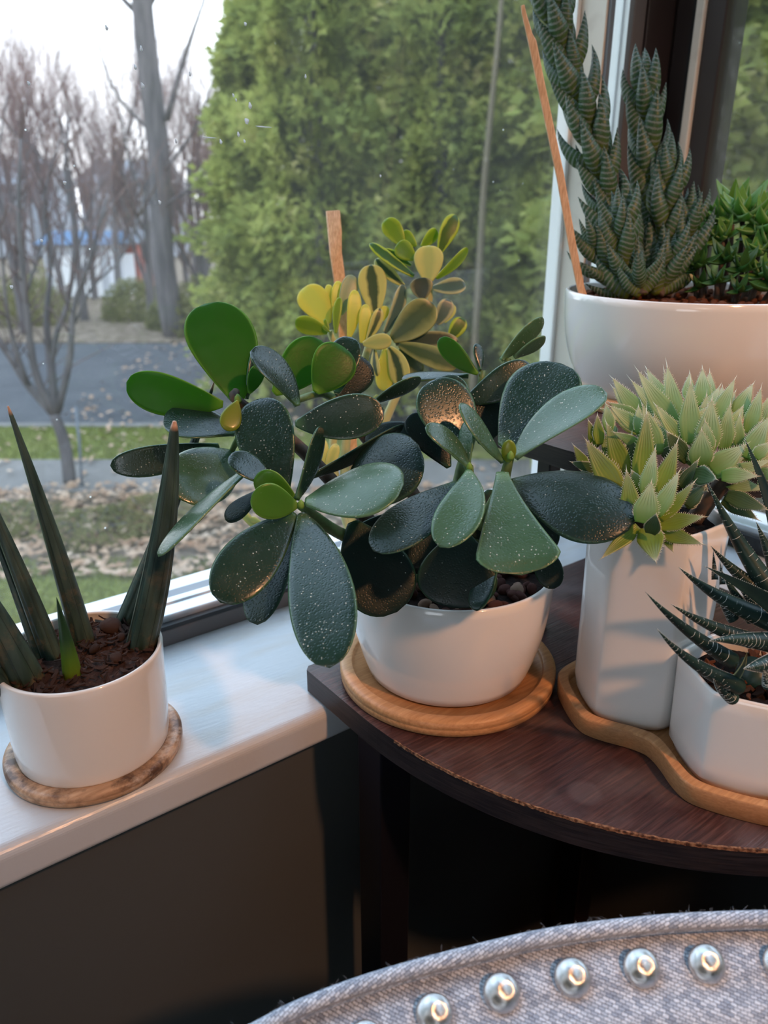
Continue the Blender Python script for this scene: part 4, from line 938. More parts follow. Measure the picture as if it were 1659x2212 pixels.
# ------------------------------------------------------------ variegated plant behind
var_p = empty('variegated_plant', (*PV, SILL+.0045+.06), 'yellow and cream variegated succulent rising behind the jade plant', 'plant')
def z3(p): return (600+p[0]/2.592, 430+p[1]/2.592)
DV = .655
VL = [
 ((700, 260), (598, 118), 108, 'Vl', 0, 0, 8, .03), ((775, 265), (700, 180), 62, 'Vl', 0, 0, 0, 0), ((765, 335), (668, 250), 104, 'Vl', -8, -10, -8, 0),
 ((805, 265), (890, 172), 70, 'Vl', 4, 6, 20, 0), ((905, 300), (1000, 92), 100, 'Ve', 0, 0, 14, -.04), ((845, 462), (845, 260), 165, 'Vc', -12, -16, 0, 0),
 ((885, 442), (1062, 272), 56, 'Vl', -4, -6, 40, .03), ((760, 432), (515, 248), 62, 'Ve', -4, -6, 40, -.05), ((745, 372), (592, 283), 48, 'Ve', 0, 0, 20, 0),
 ((706, 485), (548, 335), 74, 'Vg', 4, 4, 14, -.04), ((870, 500), (1052, 478), 92, 'Vb', -2, -4, -30, .04), ((812, 560), (800, 440), 128, 'Vd', -14, -16, 0, 0),
 ((640, 785), (868, 580), 190, 'Vo', -14, -20, -6, .03), ((596, 748), (700, 478), 78, 'Vb', -6, -8, 30, .05), ((548, 640), (520, 368), 160, 'Vg', -4, -2, 0, 0),
 ((348, 645), (415, 424), 98, 'Vp', -4, -2, 12, .03), ((315, 640), (342, 458), 66, 'Vy', 0, 0, 10, 0), ((290, 610), (285, 478), 50, 'Vy', 2, 4, 10, 0),
 ((278, 700), (140, 500), 172, 'Vy', 0, 4, 10, .04), ((280, 745), (96, 690), 102, 'Vl', -10, -12, -10, .03), ((325, 752), (348, 550), 50, 'Vl', -14, -14, 0, -.03),
 ((398, 775), (430, 508), 80, 'Vy', -14, -16, 12, .03), ((468, 805), (492, 588), 72, 'Vy', -16, -18, 10, .02), ((500, 788), (572, 610), 68, 'Vg', -18, -20, 10, .04),
 ((480, 810), (638, 790), 90, 'Vc', -22, -28, 0, 0), ((545, 845), (560, 992), 54, 'Vg', -20, -24, 25, .04), ((600, 842), (590, 1075), 108, 'Vy', -14, -16, 15, -.05),
 ((625, 835), (690, 1050), 118, 'Vg', -18, -22, 14, -.10), ((660, 810), (1012, 800), 92, 'Vd', -10, -14, -20, -.04), ((680, 815), (1005, 940), 120, 'Vo', -14, -18, -10, .0),
 ((690, 835), (800, 985), 110, 'Vo', -6, -8, 0, 0), ((960, 790), (1040, 668), 92, 'Ve', 2, 2, 0, 0), ((890, 700), (955, 560), 96, 'Vb', -6, -8, 10, .04),
 ((930, 690), (985, 590), 60, 'Vc', 2, 2, 20, 0), ((286, 730), (262, 672), 26, 'Vl', -14, -14, 0, 0), ((292, 745), (252, 712), 22, 'Vl', -14, -14, 0, 0), ((640, 600), (700, 500), 50, 'Vd', 6, 6, 0, 0),
 ((560, 700), (610, 600), 60, 'Vy', -2, -2, 0, 0), ((740, 700), (800, 600), 80, 'Vd', 8, 8, 0, 0), ((560, 1100), (520, 1180), 60, 'Vc', 0, 0, 10, 0),
]
for b, t, w, mt, a0, a1, rl, sd in VL:
    leaf(var_p, z3(b), z3(t), w/2.592, mt, DV+a0/1000, DV+a1/1000, rl, sd, .03, .16, 'jade', thick=.0026, petiole=.28)
def z1(p): return (200+p[0]/2.37, 600+p[1]/2.37)
for b, t, w in [((1180, 970), (1155, 815), 84), ((840, 1290), (760, 1190), 44), ((1195, 1000), (1250, 850), 60), ((1130, 1010), (1110, 900), 50), ((860, 1250), (800, 1235), 36)]:
    leaf(var_p, z1(b), z1(t), w/2.37, 'Vc', .64, .64, 10, 0, .03, .16, 'jade', thick=.0026, petiole=.3)
stem(var_p, [(775, 1205, .70), (745, 1050, .685), (755, 900, .67), (790, 770, .655), (800, 740, .648)], .0045, .0030, 'pstem')
stem(var_p, [(790, 1205, .70), (800, 1000, .685), (880, 800, .67), (925, 660, .66), (925, 600, .654)], .0045, .0028, 'pstem')
stem(var_p, [(770, 1205, .70), (720, 1000, .68), (735, 800, .665), (712, 715, .652)], .0040, .0025, 'pstem')
stem(var_p, [(770, 1205, .70), (640, 1160, .66), (560, 1130, .642)], .0030, .0020, 'pstem')
# wooden sticks
def stick(pts, w, t, label, m='stick'):
    a = Acc(); P = [D(*p[:3]) for p in pts]; rings = []
    ax = nv(P[-1]-P[0]); n_ = nv(CAM-P[0]); n_ = nv(n_-ax*np.dot(n_, ax)); s = np.cross(ax, n_)
    for p, q in zip(P, pts):
        ww = q[3]/F*q[2]/2; tt = t/2*(.7 if q[3] < w*.8 else 1)
        rings.append(np.array([p+s*ww*a_+n_*tt*b_ for a_, b_ in ((-1, -.6), (-.8, -1), (.8, -1), (1, -.6), (1, .6), (.8, 1), (-.8, 1), (-1, .6))]))
    V, Fc = loft(rings, True, True); o = mesh('wooden_stick', V, Fc, MAT[m], None, False, loc=P[0]); bevel(o, .0003, 2, 25)
    return tag(o, label, 'stick')
stick([(775, 1200, .715, 24), (742, 700, .69, 24), (733, 600, .685, 26), (725, 545, .683, 27), (723, 500, .682, 31), (719, 456, .681, 31)], 26, .004, 'flat pale wooden stick standing up behind the variegated plant')
stick([(1262, 646, .668, 16), (1254, 620, .667, 16), (1238, 540, .662, 17), (1210, 380, .652, 17), (1168, 180, .640, 17), (1150, 92, .634, 18), (1144, 76, .633, 13), (1132, 30, .630, 10), (1129, 12, .629, 8)], 18, .004, 'long thin wooden stick leaning left in the widest pot')

# ------------------------------------------------------------ zebra haworthia columns in the widest pot
def canon_leaf(name, kind, mat, N=14, Mq=12, **kw):   # unit leaf along +z, face looking to +x
    V, Fc, UVs = leaf_vf((0, 0, 0), (0, 0, 1), kw.pop('w', .34), (1, 0, 0), kind, kw.pop('thick', .16), 0, kw.pop('curl', -.06), kw.pop('cup', .25), 0, N, Mq, **kw)
    o = mesh(name, V, Fc, MAT[mat], None, True, UVs, loc=(0, 0, 0)); me = o.data; bpy.data.objects.remove(o); return me
zb = [canon_leaf('zebra_leaf', 'point', 'zebra', w=.36, thick=.20, curl=c, cup=.30, fat=1.0) for c in (-.10, -.05, -.14)]
def place_leaf(me, parent, base, tip, face, sc=None, width=1.0, name='leaf'):
    ax = nv(tip-base); L = np.linalg.norm(tip-base); x = nv(face-ax*np.dot(face, ax)); y = np.cross(ax, x)
    o = link(bpy.data.objects.new(name, me)); o.parent = parent
    M4 = Matrix(((x[0], y[0], ax[0], 0), (x[1], y[1], ax[1], 0), (x[2], y[2], ax[2], 0), (0, 0, 0, 1)))
    p = base-world_loc(parent); o.matrix_local = Matrix.Translation(Vector(p)) @ M4 @ Matrix.Diagonal((L*width, L*width, L, 1)); return o
def column(parent, pts, n, Lpx, spread, seed, up0=.9, width=1.0, taper=True, open_=.40):
    rr = np.random.RandomState(seed); P = crv([D(*p) for p in pts], 40)
    for k in range(n):
        t = k/(n-1); i = min(int(t*39), 38); c = P[i]; ax = nv(P[min(i+1, 39)]-P[max(i-1, 0)]); dep = float((c-CAM)@FW)
        a = k*2.39996+rr.rand()*.3; r1 = nv(np.cross(ax, [.3, .5, .1])); r2 = np.cross(ax, r1); od = r1*math.cos(a)+r2*math.sin(a)
        L = Lpx/F*dep*(rr.uniform(.85, 1.1))*(1 if t < .75 else 1-.25*(t-.75)/.25); op = open_*(1 if t < .8 else 1-.75*(t-.8)/.2)*rr.uniform(.85, 1.2)
        b = c-od*L*.02; tip = b+ax*L*math.cos(op)+od*L*math.sin(op)
        place_leaf(zb[k % 3], parent, b+od*L*.05*(1-t), tip, -od, width=width*spread)
    mesh('stem', *tube_vf(P, np.linspace(.006, .002, len(P)), 8), MAT['woody'], parent, loc=P[0])
zp = empty('zebra_haworthia', (*PR, ZR), 'dark green zebra-striped columnar haworthia with several stacked towers in the widest pot', 'plant')
def CP(pts, dd): return [(u, v, dd) for u, v in pts]
column(zp, CP([(1372, 636), (1352, 560), (1326, 470), (1296, 370), (1268, 270), (1240, 170), (1210, 70), (1194, -10), (1184, -80)], .685), 66, 124, .90, 1, open_=.44)
column(zp, CP([(1412, 636), (1410, 540), (1408, 430), (1400, 320), (1394, 235), (1392, 200)], .70), 34, 126, .88, 2, open_=.38)
column(zp, CP([(1430, 636), (1434, 520), (1442, 440), (1444, 372)], .685), 20, 116, .88, 3, open_=.42)
column(zp, CP([(1436, 638), (1468, 570), (1484, 510), (1490, 475)], .68), 18, 108, .85, 4, open_=.42)
column(zp, CP([(1362, 636), (1342, 570), (1336, 520), (1336, 485)], .665), 18, 114, .9, 5, open_=.46)
column(zp, CP([(1352, 632), (1316, 598), (1296, 560), (1286, 536)], .672), 14, 98, .85, 6, open_=.46)
column(zp, CP([(1385, 636), (1384, 616), (1386, 596)], .655), 9, 84, 1.0, 7, open_=.65)
column(zp, CP([(1420, 636), (1440, 600), (1450, 565)], .672), 14, 104, .9, 8, open_=.5)

# small light green rosettes beside it
gp_ = empty('green_haworthia', D(1570, 645, .70), 'clump of small bright green pointed rosettes right of the zebra haworthia', 'plant')
sm = [canon_leaf('small_leaf', 'point', 'small', w=.42, thick=.13, curl=-.08, cup=.25, N=10, Mq=10), canon_leaf('small_leaf', 'point', 'small_dark', w=.42, thick=.13, curl=-.08, cup=.25, N=10, Mq=10)]
rr = np.random.RandomState(12); RTu = RT; c0 = D(1560, 645, .70)
for (X, Y, L, n_, dp, mi, tl) in [(1500, 1360, 66, 12, .64, 0, 0), (1640, 1420, 70, 12, .63, 0, 0), (1400, 1400, 54, 9, .65, 0, -.3), (1300, 1390, 44, 8, .66, 0, -.4), (1370, 1500, 44, 9, .635, 0, -.2), (1240, 1520, 46, 8, .64, 1, -.4), (1590, 1600, 46, 9, .62, 0, 0), (1400, 1640, 44, 8, .62, 1, 0), (1210, 1680, 42, 8, .625, 1, -.2),
                                  (1500, 1700, 46, 8, .61, 1, .1), (1620, 1740, 50, 8, .61, 0, .1), (1330, 1780, 36, 7, .61, 1, 0), (1480, 1840, 36, 6, .60, 1, 0), (1560, 1500, 40, 8, .64, 1, 0), (1680, 1560, 60, 9, .62, 0, .2), (1700, 1800, 60, 9, .60, 1, .2), (1230, 1810, 34, 6, .62, 1, -.3), (1440, 1290, 50, 8, .67, 0, 0), (1580, 1330, 56, 8, .67, 0, .2)]:
    u, v = 1100+X/2.968, Y/2.968; dp += .045; c = D(u, v+8, dp); axd = nv(np.array([0, 0, 1])*.8+(CAM-c)/np.linalg.norm(CAM-c)*.45+RT*tl)
    r1 = nv(np.cross(axd, [.2, .9, .3])); r2 = np.cross(axd, r1)
    for k in range(n_):
        a = k*2.39996; op = 1.25-1.0*k/(n_-1); Lm = L*1.35/F*dp*(1-.25*k/n_)*rr.uniform(.85, 1.1); od = r1*math.cos(a)+r2*math.sin(a)
        place_leaf(sm[mi], gp_, c, c+axd*Lm*math.cos(op)+od*Lm*math.sin(op), nv(-od*math.cos(op)+axd*math.sin(op)), width=rr.uniform(.9, 1.2))
    g0 = np.array([c[0], c[1], ZR-.004]); g0 = g0+(c0-g0)*np.array([.2, .2, 0]); mesh('stem', *tube_vf(crv([g0, (g0+c)/2+rr.normal(size=3)*.002, c], 6), [.003, .003, .0025, .0025, .002, .002], 6), MAT['woody'], gp_)

# ------------------------------------------------------------ bristly window haworthia in the tall hexagonal pot
def z5(p): return (1180+p[0]/3.463, 740+p[1]/3.463)
wp = empty('window_haworthia', (*H1, ZH1), 'light green haworthia with bristle-edged pointed leaves spilling over the tall hexagonal pot', 'plant')
WL = [
 # base, tip, width, material, depth base, depth tip, roll
 ((720, 560), (498, 268), 128, 'C1', .505, .515, 10), ((690, 580), (474, 452), 104, 'C1', .50, .505, -10), ((710, 660), (478, 478), 112, 'C1', .49, .492, 10), ((970, 640), (688, 216), 150, 'C1', .495, .505, 12),
 ((930, 500), (752, 200), 112, 'C1', .51, .525, 6), ((985, 640), (905, 180), 142, 'C1', .495, .505, 0), ((1070, 440), (1074, 232), 92, 'C1', .515, .525, 0), ((1172, 480), (1170, 196), 124, 'C1', .51, .52, 0),
 ((1080, 760), (1080, 300), 156, 'C1', .482, .482, 0), ((830, 830), (720, 470), 142, 'C1', .478, .48, 6), ((700, 680), (690, 480), 84, 'C1', .485, .488, 0), ((1000, 720), (820, 470), 104, 'C1', .485, .488, 12),
 ((1190, 830), (1236, 430), 178, 'C1', .478, .476, 0), ((1160, 540), (1300, 326), 84, 'C1', .50, .51, -10), ((1280, 510), (1318, 330), 76, 'C1', .51, .52, 0), ((1270, 580), (1410, 276), 116, 'C1', .50, .505, -8),
 ((1330, 800), (1376, 470), 124, 'C1', .48, .478, 0), ((1420, 560), (1546, 312), 124, 'C1', .50, .505, -8), ((1510, 680), (1606, 345), 114, 'C1', .49, .492, -6), ((1200, 830), (1188, 590), 120, 'C1', .474, .470, 0),
 ((1240, 960), (1492, 766), 176, 'C1', .468, .462, -8), ((1150, 920), (1162, 660), 172, 'C1', .470, .462, 0), ((1440, 780), (1448, 545), 84, 'C1', .482, .482, 0), ((1510, 870), (1665, 560), 154, 'C1', .474, .472, -8),
 ((1330, 1000), (1680, 880), 112, 'C1', .468, .462, -14), ((1310, 1000), (1580, 1000), 122, 'C1', .462, .452, -10), ((1120, 985), (1270, 1020), 150, 'C3', .462, .440, 0), ((1040, 860), (905, 670), 124, 'C3', .472, .466, 8),
 ((690, 760), (505, 672), 84, 'C1', .478, .474, -20), ((1000, 1080), (1136, 880), 92, 'C3', .468, .462, -14), ((1050, 1220), (1192, 1068), 118, 'C3', .462, .456, -14), ((1350, 1140), (1652, 1250), 128, 'C3', .462, .450, 0),
 ((360, 960), (190, 895), 84, 'C3', .485, .480, 0), ((420, 1080), (262, 958), 94, 'C3', .482, .476, 0), ((400, 760), (382, 545), 84, 'C2', .485, .488, 0), ((470, 660), (446, 460), 92, 'C1', .49, .495, 0), ((310, 940), (205, 770), 78, 'C2', .485, .482, 0),
 ((1560, 760), (1680, 690), 104, 'C1', .478, .474, -10), ((1560, 860), (1680, 750), 104, 'C1', .47, .468, -10), ((1600, 1000), (1700, 940), 110, 'C1', .468, .46, -10), ((880, 860), (960, 760), 80, 'C3', .478, .476, 0),
 ((550, 1120), (298, 732), 182, 'C2', .466, .468, 6), ((590, 1000), (452, 608), 150, 'C2', .474, .480, 4), ((715, 1120), (752, 520), 168, 'C2', .462, .470, 0), ((630, 960), (640, 690), 104, 'C3', .476, .478, 0),
 ((810, 1180), (978, 748), 156, 'C2', .458, .462, -6), ((745, 1150), (815, 800), 122, 'C1', .450, .452, -10), ((640, 1340), (600, 960), 146, 'C2', .450, .450, 4), ((710, 1100), (640, 960), 100, 'C2', .462, .462, 4), ((720, 1350), (784, 1050), 180, 'C1', .440, .434, 0),
 ((820, 1290), (990, 970), 130, 'C1', .446, .444, -12), ((850, 1320), (1104, 1046), 112, 'C2', .450, .448, -16), ((840, 1370), (1178, 1302), 136, 'C2', .450, .440, -14), ((780, 1425), (822, 1285), 120, 'C3', .440, .428, 0), ((840, 1395), (1164, 1506), 128, 'C2', .452, .440, 0),
 ((760, 1390), (818, 1638), 196, 'C2', .450, .436, 0), ((690, 1380), (416, 1612), 112, 'C2', .454, .444, 10), ((880, 1420), (946, 1560), 84, 'C2', .455, .446, 0), ((620, 1150), (560, 1000), 90, 'C2', .466, .466, 0),
 ((1100, 620), (1240, 470), 90, 'C1', .49, .492, -8), ((1240, 700), (1290, 560), 90, 'C1', .485, .484, 0), ((900, 620), (860, 420), 90, 'C1', .50, .51, 0), ((1380, 640), (1470, 480), 90, 'C1', .49, .49, 0),
]
def bristly(parent, P0, P1, wpx, mat, d0, d1, roll, rs):
    B, T = D(*P0, d0), D(*P1, d1); Mi = (B+T)/2; dep = float((Mi-CAM)@FW); w = wpx/F*dep; n0 = facing(Mi, roll, T-B)
    curl = rs.uniform(-.05, -.01); side = rs.uniform(-.02, .02)
    V, Fc, UVs = leaf_vf(B, T, w, n0, 'point', w*.42, side, curl, .30, 0, 16, 14)
    Mq = 14; a = Acc(); a.add(V, Fc, UVs, 0); ax = nv(T-B); L = np.linalg.norm(T-B)
    for i in range(3, 16):
        for j in (0, Mq//2):
            for q in range(2):
                p = V[i*Mq+j]; p2 = V[min(i+1, 15)*Mq+j]; p = p+(p2-p)*q*.5; c = V[i*Mq:(i+1)*Mq].mean(0); out = nv(p-c)*(1 if i < 15 else .2)
                tip = p+(out*.9+ax*.55)*w*rs.uniform(.06, .13)+rs.normal(size=3)*w*.01; r_ = .00015
                s_ = nv(np.cross(out+[.001, 0, 0], ax)); a.add([p+ax*r_*2, p-ax*r_*2, p+s_*r_*2, tip], [(0, 1, 3), (1, 2, 3), (2, 0, 3)], None, 1)
    tp_ = T+ax*L*.14+rs.normal(size=3)*L*.012; s_ = nv(np.cross(ax, n0))*.00035; n_ = n0*.00035; T0 = T-ax*L*.03
    a.add([T0+s_, T0-s_, T0+n_, T0-n_, tp_], [(0, 2, 4), (2, 1, 4), (1, 3, 4), (3, 0, 4)], None, 1)
    return a.build('leaf', [MAT[mat], MAT['bristle']], parent, loc=B)
rs = np.random.RandomState(21)
for b, t, w, mt, d0_, d1_, rl in WL: bristly(wp, z5(b), z5(t), w/3.463, mt, d0_, d1_, rl, rs)
for b, t, w, mt, d0_, d1_, rl in WL[:44]:
    q = rs.normal(size=2)*40; dd = .012+rs.rand()*.008; bb = (b[0]+q[0]*.6, b[1]+q[1]*.3+15); t2 = (t[0]+q[0]*1.6, t[1]+abs(q[1])*1.0+25)
    if t2[0] > 560 or t2[1] < 800: bristly(wp, z5(bb), z5(t2), w/3.463*.95, mt, d0_+dd, d1_+dd, rl, rs)
for k, (u, v, d) in enumerate([(1390, 1130, .462), (1540, 990, .482), (1300, 1010, .486), (1620, 1010, .475)]):
    c = D(u, v, d); b = np.array([H1[0]+.012*(k-1.5), H1[1]-.004*k, ZH1-.004]); mesh('stem', *tube_vf(crv([b, (b+c)/2+np.array([0, 0, .008]), c], 8), np.linspace(.006, .005, 8), 8), MAT['woody'], wp)

# ------------------------------------------------------------ dark banded haworthia in the short hexagonal pot
def z6(p): return (1180+p[0]/2.910, 1100+p[1]/2.910)
bp = empty('banded_haworthia', (*H2, ZH2), 'dark green haworthia with white-dotted claw-like leaves in the short hexagonal pot', 'plant')
BL = [
 ((1180, 960), (622, 518), 92, .432, .405, 0, .03), ((1220, 1120), (694, 750), 96, .420, .395, 0, .05), ((1300, 830), (784, 596), 92, .438, .420, 0, .03), ((1450, 720), (833, 364), 118, .442, .425, 0, .04),
 ((1480, 640), (992, 356), 112, .436, .420, -8, .03), ((1400, 560), (1034, 230), 96, .450, .445, 0, .03), ((1480, 850), (1022, 828), 118, .425, .405, -10, -.02), ((1060, 440), (1050, 262), 34, .46, .465, 0, 0), ((1108, 470), (1094, 335), 30, .46, .465, 0, 0),
 ((1480, 960), (1240, 1003), 120, .412, .400, 0, 0), ((1500, 640), (1016, -165), 128, .445, .440, -6, .03), ((1520, 420), (1243, -450), 108, .455, .460, 0, .03), ((1180, 1195), (1052, 1066), 78, .425, .412, 0, .03),
 ((1180, 700), (1060, 480), 60, .452, .450, 0, .02), ((1300, 700), (1100, 380), 70, .452, .448, 0, .02), ((1400, 1120), (1365, 1010), 60, .41, .405, 0, 0), ((1500, 520), (1320, 80), 100, .452, .452, 0, 0), ((1600, 800), (1420, 420), 120, .43, .42, 0, 0), ((1600, 1000), (1500, 700), 120, .42, .41, 0, 0),
 ((1400, 700), (1180, 440), 80, .447, .442, 0, 0), ((1560, 560), (1500, 60), 110, .45, .45, 0, 0),
]
def banded(parent, b, t, wz, d0, d1, roll, side, rs):
    P0, P1 = z6(b), z6(t); B, T = D(*P0, d0), D(*P1, d1); Mi = (B+T)/2; dep = float((Mi-CAM)@FW); w = wz*1.2/2.91/F*dep; n0 = -facing(Mi, roll, T-B)*(1 if wz != 112 and wz != 108 else -1)
    V, Fc, UVs = leaf_vf(B, T, w, n0, 'claw', w*.5, side, rs.uniform(.03, .07), .35, 0, 22, 14)
    a = Acc(); a.add(V, Fc, UVs, 0); Mq = 14; ax = nv(T-B); vv = nv(CAM-Mi)
    def bead(p, r_, st=(1, 1, 1)):
        e = np.array([[1, 0, 0], [-1, 0, 0], [0, 1, 0], [0, -1, 0], [0, 0, 1], [0, 0, -1]])*r_; a.add(p+e, [(0, 2, 4), (2, 1, 4), (1, 3, 4), (3, 0, 4), (2, 0, 5), (1, 2, 5), (3, 1, 5), (0, 3, 5)], None, 1)
    for i in range(2, 21):
        for j in (0, Mq//2):
            for q in range(3):
                p = V[i*Mq+j]+(V[(i+1)*Mq+j]-V[i*Mq+j])*q/3
                if rs.rand() < .85: bead(p, w*.010+.00013)
    # bands of raised white tubercles across the rounded back, which faces the room
    lowj = [j for j in range(Mq) if math.sin(j*2*math.pi/Mq) < -.2]
    for i in np.arange(3, 19.5, .8):
        i0 = int(i); f = i-i0; start = rs.randint(0, len(lowj)); ln = rs.randint(1, len(lowj))
        for jj in range(len(lowj)-1):
            if not (start <= jj < start+ln) and rs.rand() < .66: continue
            j = lowj[jj]; pa = V[i0*Mq+j]*(1-f)+V[(i0+1)*Mq+j]*f; pb_ = V[i0*Mq+j+1]*(1-f)+V[(i0+1)*Mq+j+1]*f
            out = nv((pa+pb_)/2-(V[i0*Mq:(i0+1)*Mq].mean(0)))
            if rs.rand() < .4: bead((pa+pb_)/2, w*.009+.00008); continue
            h_ = ax*(.00009+w*.0022); o_ = out*.0002
            a.add([pa-h_, pa+h_, pb_+h_, pb_-h_, pa+o_, pb_+o_], [(0, 4, 5, 3), (1, 2, 5, 4), (0, 1, 4), (2, 3, 5)], None, 1)
    return a.build('leaf', [MAT['banded'], MAT['tooth']], parent, loc=B)
rs = np.random.RandomState(5)
for b, t, w, d0_, d1_, rl, sd in BL: banded(bp, b, t, w, d0_, d1_, rl, sd, rs)
dl = leaf(bp, z6((1190, 1060)), z6((1262, 890)), 16, 'Vd', .42, .415, 20, .06, .02, .2, 'claw', thick=.002, name='dry_leaf'); dl['label'] = 'small curled dried leaf'
c = D(1690, 1440, .43); mesh('stem', *tube_vf([np.array([*H2, ZH2-.004]), np.array([*H2, ZH2+.012])], [.012, .010], 10), MAT['banded'], bp)

# ------------------------------------------------------------ snake plant spears in the left pot
def z7(p): return (p[0]/2.074, 850+p[1]/2.074)
sp = empty('snake_plant', (*PL, ZL), 'snake plant with dark cylindrical pointed spears and dry tips in the small sill pot', 'plant')
def spear(pb_, tipuv, dt, w0, bend=(0, 0), mat='spear', name='leaf', grooves=6, wtip=.13, n=30, gd=.17, pw=1.35):
    """pb_ = pixel of the foot on the mulch; the tip is a pixel with its distance"""
    B = onz(*pb_, ZL-.003); T = D(*tipuv, dt); L = np.linalg.norm(T-B); Mi = (B+T)/2+RT*bend[0]*L+np.array([0, 0, 1])*bend[1]*L
    P = bez([B, Mi, T], n); dep = float((B-CAM)@FW); r0 = w0/F*dep/2; M_ = 48; rings = []; uvs = []; s = None; ph = np.arange(M_)*2*math.pi/M_
    Tn = np.gradient(P, axis=0)
    for i in range(n):
        t = i/(n-1); tn = nv(Tn[i]); s = nv(np.cross(tn, [.3, -.2, 1.])) if s is None else nv(s-tn*np.dot(s, tn)); b = np.cross(tn, s)
        r = r0*((1-t**pw)*(1-wtip)+wtip)*(1 if t < .97 else .55)
        g = 1-gd*np.clip(1-np.abs(np.sin(ph*grooves/2+.6))/.30, 0, 1)**.8*(1.6 if t < .8 else .8)
        rings.append(P[i]+(np.cos(ph)*r*g)[:, None]*s+(np.sin(ph)*r*g)[:, None]*b); uvs.append(np.c_[np.full(M_, t), np.abs(ph/math.pi-1)])
    V, Fc = loft(rings, True, True); return mesh(name, V, Fc, MAT[mat], sp, True, np.concatenate(uvs), loc=B)
spear((182, 1392), (17, 877), .470, 48, (.02, -.02))
spear((303, 1402), (377, 910), .455, 64, (.045, .0), pw=2.0, wtip=.20)
spear((268, 1352), (462, 826), .535, 44, (.03, .01))
spear((118, 1430), (-70, 980), .470, 46, (.02, .0))
spear((95, 1432), (-60, 1040), .485, 34, (.02, .0))
spear((62, 1475), (-130, 1130), .430, 74, (.02, .0))
spear((15, 1490), (-110, 1330), .43, 40, (0, 0))
leaf_b = spear((158, 1465), (122, 1290), .440, 40, (.01, .0), 'yspear', grooves=2, wtip=.03, gd=.03); leaf_b['label'] = 'short young bright green spear'

# ============================================================ tweed chair back in the foreground
chair = empty('upholstered_chair', (.10, .05, 0), 'grey tweed upholstered chair with piped arched back and round metal nailheads, at the bottom right', 'chair')
d0c = D(1150, 2120, .345); el_ = math.radians(44)
nc = nv(np.array([-math.cos(AZ)*math.cos(el_), -math.sin(AZ)*math.cos(el_), math.sin(el_)])); uc = nv(np.cross(nc, RT)); uc = uc if uc[2] > 0 else -uc; rc = RT
def onc(u, v, h=.003): r_ = ray(u, v); k = np.dot(d0c+nc*h-CAM, nc)/np.dot(r_, nc); p = CAM+r_*k; q = p-d0c; return np.array([q@rc, q@uc])
arc = [onc(u, v) for u, v in [(450, 2262), (549, 2219), (640, 2172), (793, 2114), (989, 2059), (1199, 2012), (1408, 1987), (1560, 1978), (1700, 1975)]]
px = arc[-1][0]; arc = np.array(arc+[np.array([2*px-a[0], a[1]]) for a in arc[-2::-1]])
x0, x1 = arc[0], arc[-1]
arc = np.vstack([[x0[0]-.075, x0[1]-.075], [x0[0]-.035, x0[1]-.023], arc, [x1[0]+.035, x1[1]-.023], [x1[0]+.075, x1[1]-.075]])
A2 = crv(np.c_[arc, np.zeros(len(arc))], 161)[:, :2]
def W3(x, y, n=0): return d0c+rc*x+uc*y+nc*n
nails = [onc(u, v, .010) for u, v in [(790, 2252), (939, 2192), (1085, 2147), (1239, 2114), (1389, 2093), (1530, 2084), (1692, 2084), (1840, 2094)]]
NR, NC = 90, 160; rp = .0040; V = []; UVs = []
dist = np.concatenate([np.linspace(0, .06, 62), np.linspace(.066, .45, NR-62)])
bot = -.42; nls = np.array(nails)
for i in range(NR):
    for j in range(NC+1):
        x, yt = A2[min(j, 160)]; y = yt-rp*1.5-dist[i]*(1 if dist[i] < .2 else (yt-bot)/(.45) if yt-bot > .2 else 1); 
        h = .016*(1-math.exp(-dist[i]/.016))+.010*(1-math.exp(-dist[i]/.09))-.001
        dn = np.hypot(nls[:, 0]-x, nls[:, 1]-y).min(); h -= .0035*math.exp(-(dn/.009)**2); h -= .0018*math.exp(-((dist[i]-.021)/.006)**2)
        V.append(W3(x, y, h)); UVs.append((x, y))
Fc = []
for i in range(NR-1):
    for j in range(NC): a_ = i*(NC+1)+j; Fc.append((a_, a_+NC+1, a_+NC+2, a_+1))
mesh('back_panel', V, Fc, MAT['tweed'], chair, True, UVs)
# side and rear shell of the backrest
rings = []
for (o_, nn) in ((-rp*.9, -.001), (-.010, -.012), (-.022, -.035), (-.034, -.045)):
    rings.append(np.array([W3(x, y+o_, nn) for x, y in A2]))
V = np.concatenate(rings); Fc = [(i*161+j, i*161+j+1, (i+1)*161+j+1, (i+1)*161+j) for i in range(3) for j in range(160)]
n0_ = len(V); lowr = np.array([W3(x, bot, -.045) for x, y in A2]); V = np.vstack([V, lowr]); Fc += [(3*161+j, 3*161+j+1, n0_+j+1, n0_+j) for j in range(160)]
mesh('rear_panel', V, Fc, MAT['tweed'], chair, True, np.c_[(V-d0c)@rc, (V-d0c)@uc])
# piping with a woven cover
P = np.array([W3(x, y-rp*.5, .004) for x, y in A2]); Vt, Ft = tube_vf(P, rp, 20); ln = np.r_[0, np.cumsum(np.linalg.norm(np.diff(P, axis=0), axis=1))]
mesh('piping', Vt, Ft, MAT['tweed'], chair, True, np.c_[np.repeat(ln, 20), np.tile(np.arange(20)/20*.0226, len(P))])
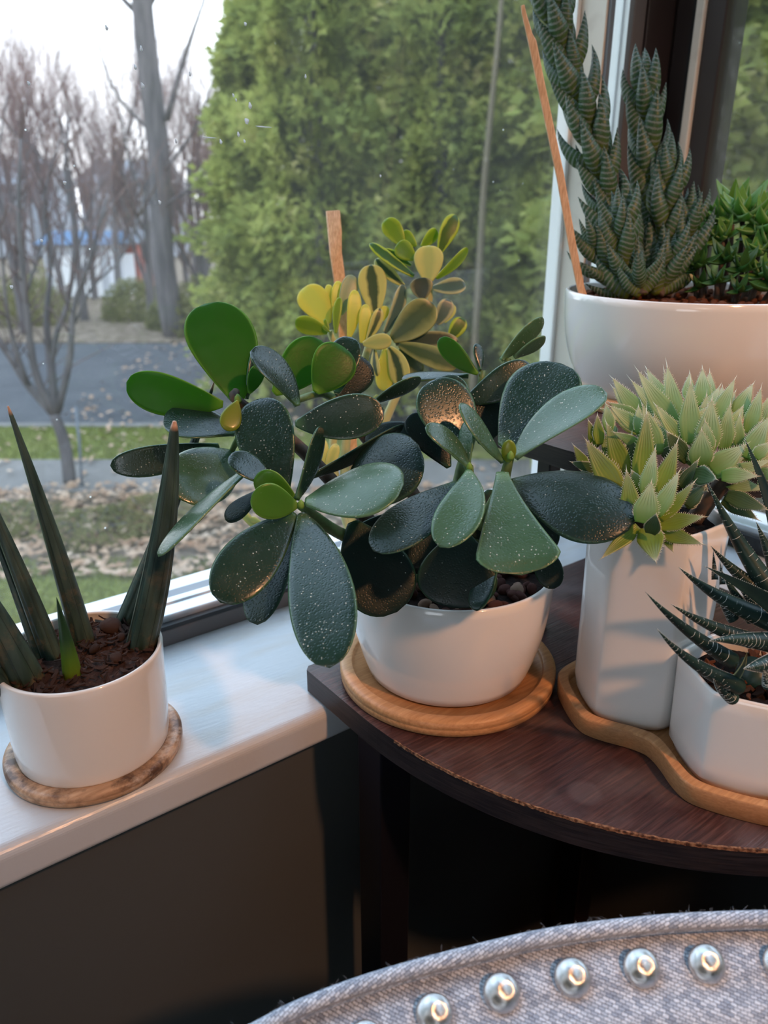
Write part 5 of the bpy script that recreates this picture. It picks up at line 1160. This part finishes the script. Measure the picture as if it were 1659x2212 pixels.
# loose fuzz fibres on the piping
rr = np.random.RandomState(2); a = Acc()
for k in range(150):
    j = rr.randint(20, 140); p = P[j]+(P[j+1]-P[j])*rr.rand()+uc*rp*.9+nc*rr.uniform(-1, 1)*rp*.6; q = p+(uc*rr.uniform(.5, 1)+rc*rr.normal()*.8+nc*rr.normal()*.4)*.0016
    q2 = q+(uc*rr.normal()*.6+rc*rr.normal())*.0014; a.add(*tube_vf([p, q, q2], [.00004, .00003, .00002], 3))
o = a.build('fuzz', MAT['tweed'], chair); o['kind'] = 'stuff'
# nails
bm = bmesh.new(); bmesh.ops.create_uvsphere(bm, u_segments=32, v_segments=16, radius=1); bmesh.ops.delete(bm, geom=[v for v in bm.verts if v.co.z < -.12], context='VERTS')
nm = bpy.data.meshes.new('nail_head'); bm.to_mesh(nm); bm.free(); nm.materials.append(MAT['nail']); nm.polygons.foreach_set('use_smooth', [True]*len(nm.polygons))
for (x, y) in nails:
    o = link(bpy.data.objects.new('nail_head', nm)); o.parent = chair; p = W3(x, y, .0082)
    ynear = y; o.matrix_local = Matrix.Translation(Vector(p-world_loc(chair))) @ Matrix(((rc[0], uc[0], nc[0], 0), (rc[1], uc[1], nc[1], 0), (rc[2], uc[2], nc[2], 0), (0, 0, 0, 1))) @ Matrix.Diagonal((.0082, .0082, .0052, 1))
# seat and legs (below the photograph)
ph_ = nv(np.array([nc[0], nc[1], 0])); xm = (x0[0]+x1[0])/2; lw = (x1[0]-x0[0])/2-.0; sc0 = d0c+rc*xm+uc*(bot+.03); sc0 = np.array([sc0[0], sc0[1], 0])
def sb(name, a0, a1, b0, b1, z0, z1, m, bev=.02):
    V = [sc0+rc*a+ph_*b+np.array([0, 0, z]) for a in (a0, a1) for b in (b0, b1) for z in (z0, z1)]
    o = mesh(name, V, [(0, 1, 3, 2), (4, 6, 7, 5), (0, 4, 5, 1), (2, 3, 7, 6), (0, 2, 6, 4), (1, 5, 7, 3)], m, chair, False); bevel(o, bev, 4); return o
sb('seat', -lw, lw, -.02, .48, .36, .50, MAT['tweed'])
for a_ in (-lw+.02, lw-.06):
    for b_ in (.0, .42): sb('leg', a_, a_+.04, b_, b_+.04, 0, .365, MAT['leg'], .004)
